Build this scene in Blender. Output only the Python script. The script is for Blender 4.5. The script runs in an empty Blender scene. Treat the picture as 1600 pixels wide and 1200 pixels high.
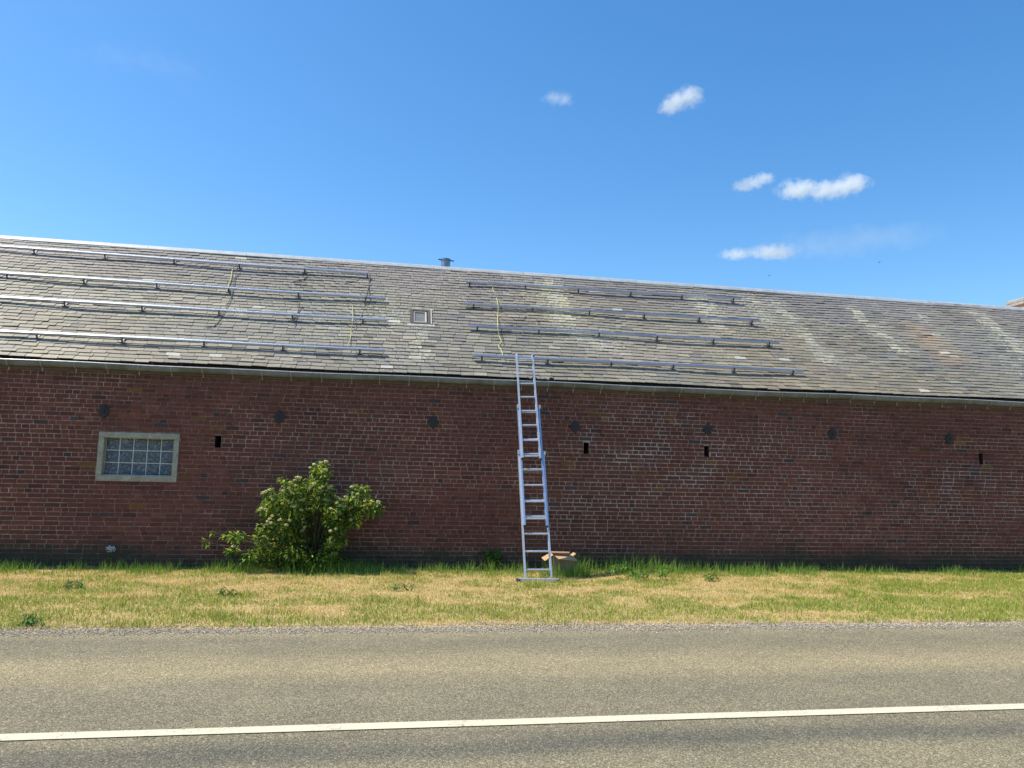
import bpy, bmesh, math, random
import numpy as np
from mathutils import Vector, Matrix

random.seed(7)
RNG = np.random.default_rng(7)
rad = math.radians
D = bpy.data
S = bpy.context.scene
C = S.collection

# ------------------------------------------------------------------ camera
FPX, PHI, PIT, ROL, EYE = 1200.0, rad(8.8), rad(6.9), rad(1.3), 1.6
_f = Vector((math.sin(PHI)*math.cos(PIT), math.cos(PHI)*math.cos(PIT), math.sin(PIT)))
_r = Vector((math.cos(PHI), -math.sin(PHI), 0))
_u = _r.cross(_f)
R2 = _r*math.cos(ROL)+_u*math.sin(ROL)
U2 = _u*math.cos(ROL)-_r*math.sin(ROL)
cam_d = D.cameras.new('camera'); cam = D.objects.new('camera', cam_d); C.objects.link(cam)
cam_d.sensor_width = 36; cam_d.lens = 36*FPX/1600; cam_d.clip_end = 6000
m = Matrix((R2, U2, -_f)).transposed().to_4x4(); m.translation = (0, 0, EYE)
cam.matrix_world = m
S.camera = cam

# ------------------------------------------------------------------ sky, sun, exposure
SUN_EL, SUN_BACK = rad(60), rad(6)          # sun stands left, slightly behind the wall
sun_dir = Vector((-math.cos(SUN_BACK)*math.cos(SUN_EL), math.sin(SUN_BACK)*math.cos(SUN_EL), math.sin(SUN_EL)))
w = D.worlds.new('World'); S.world = w; w.use_nodes = True
nt = w.node_tree; nt.nodes.clear()
sky = nt.nodes.new('ShaderNodeTexSky'); sky.sky_type = 'NISHITA'; sky.sun_disc = False
sky.sun_elevation = SUN_EL; sky.sun_rotation = math.atan2(sun_dir.x, sun_dir.y)
sky.air_density = 1.0; sky.dust_density = 0.6; sky.ozone_density = 2.2; sky.altitude = 50
hs = nt.nodes.new('ShaderNodeHueSaturation'); hs.inputs['Saturation'].default_value = 1.31
hs.inputs['Hue'].default_value = 0.4985
bg = nt.nodes.new('ShaderNodeBackground'); bg.inputs[1].default_value = 0.145
out = nt.nodes.new('ShaderNodeOutputWorld')
nt.links.new(sky.outputs[0], hs.inputs['Color']); nt.links.new(hs.outputs[0], bg.inputs[0]); nt.links.new(bg.outputs[0], out.inputs[0])
sl = D.lights.new('sun', 'SUN'); sl.energy = 4.4; sl.angle = rad(0.5); sl.color = (1, 0.92, 0.76)
so = D.objects.new('sun', sl); C.objects.link(so)
so.rotation_euler = sun_dir.to_track_quat('Z', 'Y').to_euler(); so.location = (-20, 5, 30)
S.view_settings.view_transform = 'Standard'; S.view_settings.look = 'None'
S.view_settings.exposure = 0.55; S.view_settings.gamma = 1.0
S.render.engine = 'CYCLES'
S.cycles.volume_bounces = 10; S.cycles.max_bounces = 14

# ------------------------------------------------------------------ helpers
def ray(px, py):
    return _fr(px, py)
def _fr(px, py):
    return _f + R2*((px-800)/FPX) - U2*((py-600)/FPX)
CO = Vector((0, 0, EYE))
def hit(px, py, n, o):
    d = _fr(px, py); n = Vector(n)
    return CO + d*((Vector(o)-CO).dot(n)/d.dot(n))
def onY(px, py, Y): return hit(px, py, (0, 1, 0), (0, Y, 0))
def onG(px, py, z=0.0): return hit(px, py, (0, 0, 1), (0, 0, z))

def tag(o, label=None, cat=None, group=None, kind=None):
    if label: o['label'] = label
    if cat: o['category'] = cat
    if group: o['group'] = group
    if kind: o['kind'] = kind
    return o
def empty(name, loc=(0, 0, 0)):
    o = D.objects.new(name, None); C.objects.link(o); o.location = loc; o.empty_display_size = .1
    return o
def link(name, me, mat, parent=None, smooth=False):
    me.materials.append(mat)
    if smooth: me.polygons.foreach_set('use_smooth', [True]*len(me.polygons))
    o = D.objects.new(name, me); C.objects.link(o)
    if parent:
        o.parent = parent
        p = parent; off = Vector((0, 0, 0))
        while p: off += p.location; p = p.parent
        o.location = -off      # geometry is written in world coordinates
    return o

class MB:
    def __init__(s): s.v = []; s.f = []; s.c = []
    def face(s, pts, col=None):
        i = len(s.v); s.v += [tuple(p) for p in pts]; s.f.append(tuple(range(i, i+len(pts))))
        s.c.append(col or (1, 1, 1)); return s
    def poly(s, vs, fs, col=None):
        i = len(s.v); s.v += [tuple(p) for p in vs]
        for f in fs: s.f.append(tuple(i+k for k in f)); s.c.append(col or (1, 1, 1))
        return s
    def box(s, a, b, col=None, M=None):
        x0, y0, z0 = a; x1, y1, z1 = b
        vs = [Vector(p) for p in ((x0,y0,z0),(x1,y0,z0),(x1,y1,z0),(x0,y1,z0),(x0,y0,z1),(x1,y0,z1),(x1,y1,z1),(x0,y1,z1))]
        if M: vs = [M @ p for p in vs]
        return s.poly(vs, [(0,3,2,1),(4,5,6,7),(0,1,5,4),(1,2,6,5),(2,3,7,6),(3,0,4,7)], col)
    def beam(s, a, b, wd, ht, up=(0, 0, 1), col=None):
        """box beam from a to b: wd across, ht along up"""
        a = Vector(a); b = Vector(b); d = b-a; L = d.length; d.normalize()
        side = d.cross(Vector(up)).normalized(); u = side.cross(d).normalized()
        M = Matrix((side, d, u)).transposed().to_4x4(); M.translation = a
        return s.box((-wd/2, 0, -ht/2), (wd/2, L, ht/2), col, M)
    def tube(s, pts, r, n=8, col=None, caps=True, r_end=None):
        pts = [Vector(p) for p in pts]; rings = []
        for i, p in enumerate(pts):
            if i == 0: d = pts[1]-p
            elif i == len(pts)-1: d = p-pts[i-1]
            else: d = pts[i+1]-pts[i-1]
            d.normalize(); a = Vector((0, 0, 1)) if abs(d.z) < .9 else Vector((1, 0, 0))
            e1 = d.cross(a).normalized(); e2 = d.cross(e1)
            rr = r if r_end is None else r+(r_end-r)*i/(len(pts)-1)
            rings.append([p+e1*rr*math.cos(2*math.pi*k/n)+e2*rr*math.sin(2*math.pi*k/n) for k in range(n)])
        vs = [q for ring in rings for q in ring]; fs = []
        for i in range(len(pts)-1):
            for k in range(n):
                fs.append((i*n+k, i*n+(k+1) % n, (i+1)*n+(k+1) % n, (i+1)*n+k))
        if caps: fs += [tuple(range(n))[::-1], tuple(range((len(pts)-1)*n, len(pts)*n))]
        return s.poly(vs, fs, col)
    def build(s, name, mat, parent=None, smooth=False, bevel=0):
        me = D.meshes.new(name); me.from_pydata(s.v, [], s.f)
        a = me.attributes.new('col', 'FLOAT_COLOR', 'FACE')
        cc = np.ones((len(s.f), 4), np.float32); cc[:, :3] = np.array(s.c, np.float32).reshape(-1, 3); a.data.foreach_set('color', cc.ravel())
        me.update()
        o = link(name, me, mat, parent, smooth)
        if bevel:
            b = o.modifiers.new('bevel', 'BEVEL'); b.width = bevel; b.segments = 2; b.limit_method = 'ANGLE'
        return o

def np_mesh(name, verts, faces, mat, parent=None, fcol=None, vcol=None):
    """verts (n,3), faces (m,k) numpy"""
    me = D.meshes.new(name); n = len(verts); mm, k = faces.shape
    me.vertices.add(n); me.vertices.foreach_set('co', np.ascontiguousarray(verts, np.float32).ravel())
    me.loops.add(mm*k); me.loops.foreach_set('vertex_index', np.ascontiguousarray(faces, np.int32).ravel())
    me.polygons.add(mm); me.polygons.foreach_set('loop_start', np.arange(0, mm*k, k, dtype=np.int32))
    me.update(calc_edges=True)
    for dom, cc in (('FACE', fcol), ('POINT', vcol)):
        if cc is not None:
            a = me.attributes.new('col', 'FLOAT_COLOR', dom)
            c4 = np.ones((len(cc), 4), np.float32); c4[:, :np.shape(cc)[1]] = cc; a.data.foreach_set('color', c4.ravel())
    me.validate(); me.polygons.foreach_set('use_smooth', [False]*len(me.polygons))
    return link(name, me, mat, parent)

def vnoise(x, y, seed=0):
    x = np.asarray(x, float); y = np.asarray(y, float)
    xi = np.floor(x).astype(np.int64); yi = np.floor(y).astype(np.int64); fx = x-xi; fy = y-yi
    fx = fx*fx*(3-2*fx); fy = fy*fy*(3-2*fy)
    def h(a, b):
        n = (a*374761393+b*668265263+seed*1274126177) & 0xffffffff
        n = ((n ^ (n >> 13))*1274126177) & 0xffffffff
        return ((n ^ (n >> 16)) & 0xffff)/65535.0
    return (h(xi, yi)*(1-fx)+h(xi+1, yi)*fx)*(1-fy)+(h(xi, yi+1)*(1-fx)+h(xi+1, yi+1)*fx)*fy
def fbm(x, y, seed=0, o=4):
    t = 0; a = .5; s = 0
    x = np.asarray(x, float); y = np.asarray(y, float)
    for i in range(o):
        t = t+a*vnoise(x, y, seed+i*17); s += a; a *= .5; x = x*2.03+5.1; y = y*2.03+3.7
    return t/s
def sm(e0, e1, x): t = np.clip((x-e0)/(e1-e0), 0, 1); return t*t*(3-2*t)

# ------------------------------------------------------------------ materials
class NB:
    def __init__(s, name):
        s.m = D.materials.new(name); s.m.use_nodes = True; s.t = s.m.node_tree; s.t.nodes.clear()
        s.out = s.n('ShaderNodeOutputMaterial')
    def n(s, t, **k):
        x = s.t.nodes.new(t)
        for a, b in k.items():
            if a.startswith('i_'):
                x.inputs[a[2:].replace('_', ' ')].default_value = b
            else: setattr(x, a, b)
        return x
    def l(s, a, b): s.t.links.new(a, b)
    def noise(s, scale, detail=4, rough=.6, vec=None, sc3=None):
        x = s.n('ShaderNodeTexNoise'); x.inputs['Scale'].default_value = scale; x.inputs['Detail'].default_value = detail; x.inputs['Roughness'].default_value = rough
        if vec is None: vec = s.geo()
        if sc3:
            mp = s.n('ShaderNodeMapping'); mp.inputs['Scale'].default_value = sc3; s.l(vec, mp.inputs[0]); vec = mp.outputs[0]
        s.l(vec, x.inputs['Vector']); return x.outputs[0]
    def geo(s):
        if not hasattr(s, '_g'): s._g = s.n('ShaderNodeNewGeometry')
        return s._g.outputs['Position']
    def ramp(s, fac, stops, interp='LINEAR'):
        x = s.n('ShaderNodeValToRGB'); e = x.color_ramp.elements; x.color_ramp.interpolation = interp
        while len(e) < len(stops): e.new(.5)
        for q, (p, c) in zip(e, stops): q.position = p; q.color = tuple(c)+(1,) if len(c) == 3 else c
        s.l(fac, x.inputs[0]); return x.outputs[0]
    def mix(s, fac, a, b, mode='MIX'):
        x = s.n('ShaderNodeMix'); x.data_type = 'RGBA'; x.blend_type = mode
        for sock, v in ((x.inputs[0], fac), (x.inputs[6], a), (x.inputs[7], b)):
            if hasattr(v, 'links'): s.l(v, sock)
            else: sock.default_value = v if not isinstance(v, tuple) else (tuple(v)+(1,))[:4]
        return x.outputs[2]
    def math(s, op, a, b=0, clamp=False):
        x = s.n('ShaderNodeMath'); x.operation = op; x.use_clamp = clamp
        for i, v in enumerate((a, b)):
            if hasattr(v, 'links'): s.l(v, x.inputs[i])
            else: x.inputs[i].default_value = v
        return x.outputs[0]
    def attr(s, name='col'):
        return s.n('ShaderNodeAttribute', attribute_name=name).outputs['Color']
    def bump(s, h, strength=.5, dist=.01):
        x = s.n('ShaderNodeBump'); x.inputs['Strength'].default_value = strength; x.inputs['Distance'].default_value = dist
        s.l(h, x.inputs['Height']); return x.outputs[0]
    def pbr(s, col, rough=.8, metal=0, normal=None, spec=.5):
        x = s.n('ShaderNodeBsdfPrincipled')
        for sock, v in (('Base Color', col), ('Roughness', rough), ('Metallic', metal), ('Specular IOR Level', spec)):
            if hasattr(v, 'links'): s.l(v, x.inputs[sock])
            else: x.inputs[sock].default_value = (tuple(v)+(1,))[:4] if isinstance(v, tuple) else v
        if normal: s.l(normal, x.inputs['Normal'])
        s.l(x.outputs[0], s.out.inputs[0]); return x

def simple(name, col, rough=.6, metal=0, var=.25, scale=30, bump=.2, spec=.5):
    b = NB(name); n = b.noise(scale)
    d = tuple(c*(1-var) for c in col); l = tuple(min(1, c*(1+var)) for c in col)
    c = b.ramp(n, [(.3, d), (.7, l)])
    b.pbr(c, rough, metal, b.bump(n, bump, .003), spec); return b.m

def attr_mat(name, rough=.85, scale=90, var=.35, bump=.5, bdist=.004, spec=.4, big=None):
    b = NB(name); n = b.noise(scale, 5, .65)
    k = b.ramp(n, [(.25, (1-var,)*3), (.75, (1+var,)*3)])
    c = b.mix(1.0, b.attr(), k, 'MULTIPLY')
    if big: 
        n2 = b.noise(big, 6, .7); k2 = b.ramp(n2, [(.3, (.75,)*3), (.7, (1.25,)*3)]); c = b.mix(1.0, c, k2, 'MULTIPLY')
    b.pbr(c, rough, 0, b.bump(n, bump, bdist), spec); return b.m

M = {}
b = NB('brick'); n = b.noise(75, 5, .65); n2 = b.noise(7, 6, .7)
at_ = b.n('ShaderNodeAttribute', attribute_name='col')
c = b.mix(1.0, at_.outputs['Color'], b.ramp(n, [(.25, (.72,)*3), (.75, (1.28,)*3)]), 'MULTIPLY')
c = b.mix(1.0, c, b.ramp(n2, [(.3, (.78, .80, .80)), (.7, (1.22, 1.18, 1.15))]), 'MULTIPLY')
dr = b.ramp(b.noise(24, 6, .72, sc3=(1, 1, .38)), [(.56, (0, 0, 0)), (.66, (1, 1, 1))])
c = b.mix(b.math('MULTIPLY', dr, b.math('SUBTRACT', 1.0, at_.outputs['Alpha'])), c, (.30, .29, .27))
b.pbr(c, .92, 0, b.bump(n, .7, .006), .15); M['brick'] = b.m
b = NB('mortar'); n = b.noise(50, 5, .7); n2 = b.noise(11, 6, .7)
c = b.mix(1.0, b.attr(), b.ramp(n, [(.25, (.65,)*3), (.75, (1.35,)*3)]), 'MULTIPLY')
c = b.mix(1.0, c, b.ramp(n2, [(.3, (.60, .58, .56)), (.5, (.95,)*3), (.68, (1.55, 1.55, 1.52))]), 'MULTIPLY')
b.pbr(c, .95, 0, b.bump(n, .8, .006), .1); M['mortar'] = b.m
# slate
b = NB('slate'); n1 = b.noise(45, 6, .7); n2 = b.noise(14, 5, .7); 
c = b.mix(1.0, b.attr(), b.ramp(n1, [(.25, (.68, .68, .70)), (.75, (1.3, 1.28, 1.22))]), 'MULTIPLY')
al = b.math('SUBTRACT', 1.0, b.n('ShaderNodeAttribute', attribute_name='col').outputs['Alpha'])
ln2 = b.math('ADD', b.noise(19, 6, .75), b.math('MULTIPLY', al, .20))
lich = b.ramp(ln2, [(.61, (0, 0, 0)), (.68, (1, 1, 1))])
c = b.mix(b.math('MULTIPLY', lich, .62), c, b.ramp(b.noise(3.5), [(.4, (.58, .56, .47)), (.6, (.52, .49, .29))]))
dk = b.ramp(b.noise(17, 5, .7, sc3=(1.3, 1, 1)), [(.30, (1, 1, 1)), (.42, (0, 0, 0))])
c = b.mix(b.math('MULTIPLY', dk, .45), c, (.07, .065, .055))
b.pbr(c, b.ramp(n2, [(.3, (.42,)*3), (.7, (.7,)*3)]), 0, b.bump(n1, .5, .004), .5); M['slate'] = b.m
# metals
b = NB('aluminium'); n = b.noise(6, 3, .5, sc3=(1, 30, 30)); b.pbr(b.ramp(n, [(.3, (.50, .56, .66)), (.7, (.66, .71, .80))]), .33, 1.0, b.bump(b.noise(200), .05, .001)); M['alu'] = b.m
b = NB('brushed_stile'); n = b.noise(40, 4, .6); b.pbr(b.ramp(n, [(.3, (.47, .50, .54)), (.7, (.66, .69, .74))]), .40, .55); M['alu2'] = b.m
b = NB('bluish_stile'); n = b.noise(40, 4, .6); b.pbr(b.ramp(n, [(.3, (.34, .42, .58)), (.7, (.50, .58, .70))]), .36, .6); M['alublue'] = b.m
b = NB('zinc'); n = b.noise(7, 6, .7); n2 = b.noise(2.2, 4, .6)
c = b.mix(b.ramp(n2, [(.45, (0, 0, 0)), (.65, (1, 1, 1))]), b.ramp(n, [(.3, (.10, .12, .13)), (.7, (.17, .20, .21))]), (.075, .085, .068))
b.pbr(c, .55, .0, b.bump(n, .15, .003)); M['zinc'] = b.m
M['bracket'] = simple('bracket_strap', (.26, .27, .25), .6, .1, .3, 30, .1)
M['bead'] = simple('zinc_bead', (.62, .64, .66), .3, .7, .2, 12, .1)
M['ridge'] = simple('ridge_cap', (.40, .42, .43), .5, .0, .15, 6, .15)
M['steel'] = simple('dark_steel', (.10, .11, .12), .5, .6, .3, 40, .1)
M['castiron'] = simple('cast_iron', (.028, .030, .031), .75, .2, .4, 50, .5)
M['pipe'] = simple('stainless_pipe', (.22, .27, .34), .42, .6, .35, 16, .2)
M['dark'] = simple('dark_recess', (.012, .011, .011), .95)
M['wood_dark'] = simple('weathered_board', (.10, .075, .06), .85, 0, .3, 20, .4)
M['plastic'] = simple('black_plastic', (.015, .015, .017), .5)
M['blueplastic'] = simple('blue_plastic', (.02, .04, .22), .4)
M['sticker'] = simple('sticker', (.75, .77, .78), .5)
M['cable_y'] = simple('yellow_cable', (.50, .47, .20), .5, 0, .2, 60, 0)
M['cable_k'] = simple('black_cable', (.02, .02, .025), .6, 0, .2, 60, 0)
M['lead'] = simple('pale_flashing', (.40, .39, .35), .7, 0, .3, 18, .4)
M['rust'] = simple('old_frame', (.085, .062, .052), .8, 0, .3, 30, .4)
M['whiteframe'] = simple('white_frame', (.46, .46, .44), .5, 0, .12, 30, .1)
M['skyglass'] = simple('dusty_glass', (.17, .17, .16), .25, 0, .2, 12, .05)
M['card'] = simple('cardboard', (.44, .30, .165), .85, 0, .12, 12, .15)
M['cardshade'] = simple('cardboard_shaded', (.24, .18, .115), .85, 0, .15, 12, .15)  # same cardboard, with the shade on the box body put into the colour
M['cardshade_in'] = simple('cardboard_shaded_inside', (.30, .16, .09), .85, 0, .12, 12, .15)  # browner copy: the shadow inside the box is painted in
M['bark'] = simple('bark', (.06, .052, .034), .9, 0, .3, 60, .5)
M['bird'] = simple('bird_feathers', (.03, .03, .035), .8)
# concrete frame
b = NB('concrete'); n = b.noise(28, 7, .75); n2 = b.noise(5, 4, .6)
c = b.mix(.5, b.ramp(n, [(.3, (.12, .115, .085)), (.5, (.29, .28, .215)), (.72, (.58, .56, .48))]), b.ramp(n2, [(.3, (.20, .195, .145)), (.7, (.38, .365, .29))]))
b.pbr(c, .9, 0, b.bump(n, .7, .006), .2); M['concrete'] = b.m
# glass block: moulded pattern
b = NB('glass_block'); tc = b.n('ShaderNodeTexCoord')
nz = b.noise(6.5, 1, .5); rip = b.math('ADD', b.math('MULTIPLY', b.math('SINE', b.math('MULTIPLY', nz, 55.0)), .5), .5)
c = b.mix(b.math('MULTIPLY', rip, .8), (.035, .055, .075), (.13, .16, .19))
c = b.mix(1.0, c, b.ramp(b.noise(26, 3, .6), [(.3, (.7,)*3), (.7, (1.25,)*3)]), 'MULTIPLY')
b.pbr(c, .16, 0, b.bump(rip, .8, .008), .5); M['glassblock'] = b.m
M['joint'] = simple('pale_joint', (.42, .46, .42), .8, 0, .2, 40, .2)
# leaves / grass
def leafy(name, trans=.35, rough=.5, tint=(1.15, 1.25, .55)):
    b = NB(name); a = b.attr()
    p = b.n('ShaderNodeBsdfPrincipled'); b.l(a, p.inputs['Base Color']); p.inputs['Roughness'].default_value = rough; p.inputs['Specular IOR Level'].default_value = .35
    t = b.n('ShaderNodeBsdfTranslucent'); b.l(b.mix(1.0, a, tint, 'MULTIPLY'), t.inputs[0])
    mx = b.n('ShaderNodeMixShader'); mx.inputs[0].default_value = trans
    b.l(p.outputs[0], mx.inputs[1]); b.l(t.outputs[0], mx.inputs[2]); b.l(mx.outputs[0], b.out.inputs[0]); return b.m
M['leaf'] = leafy('leaf', .42); M['grass'] = leafy('grass_blade', .3, .7, (1.1, 1.1, .7)); M['petal'] = leafy('petal', .3, .7, (1, 1, .9))

# asphalt: coarse worn aggregate with wheel tracks that run along the road
b = NB('asphalt'); P = b.geo()
sp = b.n('ShaderNodeSeparateXYZ'); b.l(P, sp.inputs[0])
wob = b.math('MULTIPLY', b.math('SUBTRACT', b.noise(.8, 5, .6, sc3=(.35, 1, 1)), .5), .55)
yy = b.math('ADD', sp.outputs['Y'], wob)
fr = b.math('DIVIDE', yy, 10.0)
lane = b.ramp(fr, [(0.0, (0.225, 0.200, 0.132)), (.30, (0.232, 0.202, 0.134)), (.40, (0.237, 0.207, 0.137)), (.455, (0.215, 0.192, 0.130)), (.475, (0.132, 0.124, 0.096)), (.488, (0.132, 0.124, 0.096)), (.508, (0.200, 0.179, 0.123)),
                   (.575, (0.195, 0.176, 0.122)), (.625, (0.210, 0.187, 0.128)), (.665, (0.284, 0.242, 0.152)), (.70, (0.268, 0.230, 0.147)), (.745, (0.205, 0.183, 0.125)), (.785, (0.195, 0.176, 0.123)), (.82, (0.257, 0.225, 0.148))])
edg = b.ramp(b.math('DIVIDE', b.math('ADD', sp.outputs['Y'], b.math('MULTIPLY', b.math('SUBTRACT', b.noise(5, 6, .7), .5), .35)), 10.0), [(.822, (0, 0, 0)), (.832, (1, 1, 1))])
lane = b.mix(edg, lane, (.235, .218, .180))
agg = b.n('ShaderNodeTexVoronoi'); agg.inputs['Scale'].default_value = 120; b.l(P, agg.inputs['Vector'])
stone = b.n('ShaderNodeSeparateColor'); b.l(agg.outputs['Color'], stone.inputs[0])
c = b.mix(1.0, lane, b.ramp(stone.outputs[0], [(0, (.50, .51, .52)), (.5, (.90, .90, .90)), (.85, (1.25, 1.24, 1.20)), (1, (1.9, 1.86, 1.74))]), 'MULTIPLY')
c = b.mix(1.0, c, b.ramp(b.noise(1.6, 6, .65, sc3=(.5, 1, 1)), [(.3, (.86, .87, .88)), (.7, (1.12, 1.10, 1.07))]), 'MULTIPLY')
dkp = b.ramp(b.noise(.7, 5, .6, sc3=(.45, 2.2, 1)), [(.60, (0, 0, 0)), (.72, (1, 1, 1))])
c = b.mix(b.math('MULTIPLY', dkp, .35), c, (.115, .110, .088))
c = b.mix(1.0, c, b.ramp(b.noise(45, 4, .75), [(.3, (.78,)*3), (.7, (1.2,)*3)]), 'MULTIPLY')
hgt = b.math('ADD', b.math('MULTIPLY', agg.outputs['Distance'], -1.2), b.noise(200, 2))
b.pbr(c, .9, 0, b.bump(hgt, .55, .006), .2); M['asphalt'] = b.m
# road paint
b = NB('road_paint'); n = b.noise(55, 5, .75); n2 = b.noise(3, 4, .6)
f = b.ramp(b.math('ADD', b.math('MULTIPLY', n, .7), b.math('MULTIPLY', n2, .3)), [(.385, (1, 1, 1)), (.45, (0, 0, 0))])
c = b.mix(f, b.mix(b.noise(9, 4, .7), (.50, .465, .34), (.59, .555, .42)), (.26, .24, .18))
b.pbr(c, .75, 0, b.bump(n, .4, .003), .3); M['paint'] = b.m
# soils
b = NB('verge_soil'); n = b.noise(5, 6, .7); n2 = b.noise(60, 4, .7)
c = b.mix(1.0, b.ramp(n, [(.3, (.34, .24, .13)), (.5, (.55, .40, .21)), (.7, (.42, .37, .15))]), b.ramp(n2, [(.3, (.6,)*3), (.7, (1.3,)*3)]), 'MULTIPLY')
b.pbr(c, .95, 0, b.bump(n2, .8, .02), .1); M['verge'] = b.m
b = NB('field'); n = b.noise(.08, 6, .7); n2 = b.noise(20, 4, .7)
c = b.mix(1.0, b.ramp(n, [(.35, (.07, .10, .03)), (.65, (.16, .15, .06))]), b.ramp(n2, [(.3, (.7,)*3), (.7, (1.25,)*3)]), 'MULTIPLY')
b.pbr(c, .95, 0, b.bump(n2, .5, .03), .1); M['field'] = b.m
M['gravel'] = attr_mat('gravel', .9, 120, .25, .4, .002, .2)
M['gravelbed'] = simple('gravel_bed', (.20, .175, .135), .95, 0, .4, 90, .8)

# ------------------------------------------------------------------ geometry constants
WY = 13.576                      # outer face of the brick wall
EZ = 3.30                        # gutter rim height
X0, X1 = -13.0, 21.0             # barn ends
SL = rad(42); tS, cS, sS = math.tan(SL), math.cos(SL), math.sin(SL)
EY, EZ0 = WY-.085, 3.355         # lower edge of the roof plane
def roofpt(x, s, h=0):           # s metres up the slope, h metres above the slates
    return Vector((x, EY+s*cS-h*sS, EZ0+s*sS+h*cS))
RN = (0, -sS, cS)
def onR(px, py, h=0): return hit(px, py, RN, roofpt(0, 0, h))
def ridge_s(x): return (16.66-EY)/cS-(x+8)*.0156
def slope_of(p): return (p.y-EY)/cS
def under_wave(x, s):            # sag of the old roof
    return .020*np.sin(x*.55+.4)*np.sin(s*.7)+.010*np.sin(x*1.7+s)

# ------------------------------------------------------------------ ground and road (setting)
def sheet(name, x0, x1, y0, y1, z, mat, nx=1, ny=1, bumpy=0, seed=0, edge=0, edge2=0):
    xs = np.linspace(x0, x1, nx+1); ys = np.linspace(y0, y1, ny+1)
    X, Y = np.meshgrid(xs, ys)
    Z = np.full_like(X, z)
    if bumpy: Z = Z+(fbm(X*.9, Y*.9, seed)-.5)*bumpy
    if name == 'verge': Z = Z-.030*np.clip(1-(Y-y0)/.16, 0, 1)
    if edge: Y[0] += (fbm(xs*3, xs*0, seed+3)-.5)*edge+(vnoise(xs*14, xs*0, seed+4)-.5)*edge*.5
    if edge2: Y[-1] += (fbm(xs*3, xs*0, seed+9)-.5)*edge2
    v = np.stack([X, Y, Z], -1).reshape(-1, 3)
    i = (np.arange(ny)[:, None]*(nx+1)+np.arange(nx)[None]).ravel()
    f = np.stack([i, i+1, i+nx+2, i+nx+1], -1)
    o = np_mesh(name, v, f, mat); tag(o, kind='structure'); return o
sheet('ground', -1500, 1500, -1500, 1500, -.05, M['field'])
road = sheet('road', -150, 150, 2.0, 8.95, -.012, M['asphalt'], 1200, 2, 0, 2, edge=.1)
GY0 = 8.50
sheet('verge', -60, 60, GY0-.1, 24, 0.0, M['verge'], 900, 160, .035, 5, edge=.16)
sheet('near_verge', -60, 60, -6, 2.1, -.02, M['field'], 200, 20, .02, 6)
# centre line: slightly out of parallel with the barn, as in the photograph
la, lb = onG(0, 1152, -.006), onG(1600, 1103, -.006)
dl = (lb-la).normalized(); nl = Vector((-dl.y, dl.x, 0)); mb = MB()
for k in range(-60, 60):
    a = la+dl*(k*1.0); e = a+dl*1.0
    wv_ = lambda t: .062+.0035*math.sin(t*3.1)+.002*math.sin(t*11)
    mb.face([a-nl*wv_(k), e-nl*wv_(k+1), e+nl*wv_(k+1.5), a+nl*wv_(k+.5)])
ln = mb.build('road_marking', M['paint']); tag(ln, kind='structure')

# ------------------------------------------------------------------ the barn
barn = empty('barn', (0, WY, 0))
tag(barn, 'long red brick barn with grey slate roof and zinc gutter', 'barn')
# openings -------------------------------------------------------
wx0, wx1, wz0, wz1 = -4.762, -3.498, 1.385, 2.190
vents = []
for (px, py, w_, h_) in ((340.5, 690, .105, .20), (916, 700.5, .10, .21), (1104, 705.5, .10, .21), (1533, 717, .10, .22)):
    p = onY(px, py, WY); vents.append((p.x-w_/2, p.x+w_/2, p.z-h_/2, p.z+h_/2))
opens = [(wx0+.01, wx1-.01, wz0+.01, wz1-.01)]+vents
# stains of the wall and painted gutter shade, as functions of place on the wall
stain_blobs = []
for (px, py, rx, rz, s_) in ((1000, 690, 1.6, .55, 1), (1100, 745, 1.6, .55, .9), (900, 740, .8, .5, .7), (1480, 760, 1.5, .5, 1.0), (1560, 800, .9, .5, 1.0), (580, 760, .8, .4, .5),
                             (1250, 720, 1.4, .5, .6), (940, 790, 1.4, .35, .6), (70, 690, .5, .2, .5)):
    p = onY(px, py, WY); stain_blobs.append((p.x, p.z, rx, rz, s_))
def wall_tint(x, z):
    eff = np.zeros_like(x)
    for (bx, bz, rx, rz, s_) in stain_blobs:
        eff = np.maximum(eff, s_*np.exp(-((x-bx)/rx)**2-((z-bz)/rz)**2))
    eff = eff*sm(.38, .64, fbm(x*2.6, z*3.6, 31))*.85
    damp = sm(.50, .10, z+(fbm(x*1.1, z*2, 41)-.5)*.55)
    top = sm(3.0, 3.2, z)  # shade below the gutter, painted as a darker band
    smear = sm(.45, .56, fbm(x*.55, z*1.3, 51))     # parts where mortar has been washed over the bricks
    return eff, damp, top, smear
xs = np.unique(np.round(np.concatenate([np.arange(X0, X1+.01, .07)]+[np.array(o[:2]) for o in opens]), 4))
zs = np.unique(np.round(np.concatenate([np.arange(-.3, 3.42, .06)]+[np.array(o[2:]) for o in opens]), 4))
X, Z = np.meshgrid(xs, zs)
eff, damp, top, smear = wall_tint(X, Z)
base = np.stack([.315+0*X, .228+0*X, .182+0*X], -1)
g = fbm(X*1.3, Z*1.8, 61)
base *= (.72+.6*g)[..., None]
dk = np.array([.145, .082, .070])
base = base*(1-smear*.60)[..., None]+dk*(smear*.60)[..., None]
base = base*(1-np.clip(eff, 0, 1)[..., None]*.8)+np.array([.56, .53, .50])*np.clip(eff, 0, 1)[..., None]*.8
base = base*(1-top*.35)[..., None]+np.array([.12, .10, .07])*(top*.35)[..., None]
base = base*(1-damp*.85)[..., None]+np.array([.066, .072, .052])*(damp*.85)[..., None]
v = np.stack([X, np.full_like(X, WY), Z], -1).reshape(-1, 3)
nx, nz = len(xs)-1, len(zs)-1
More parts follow.
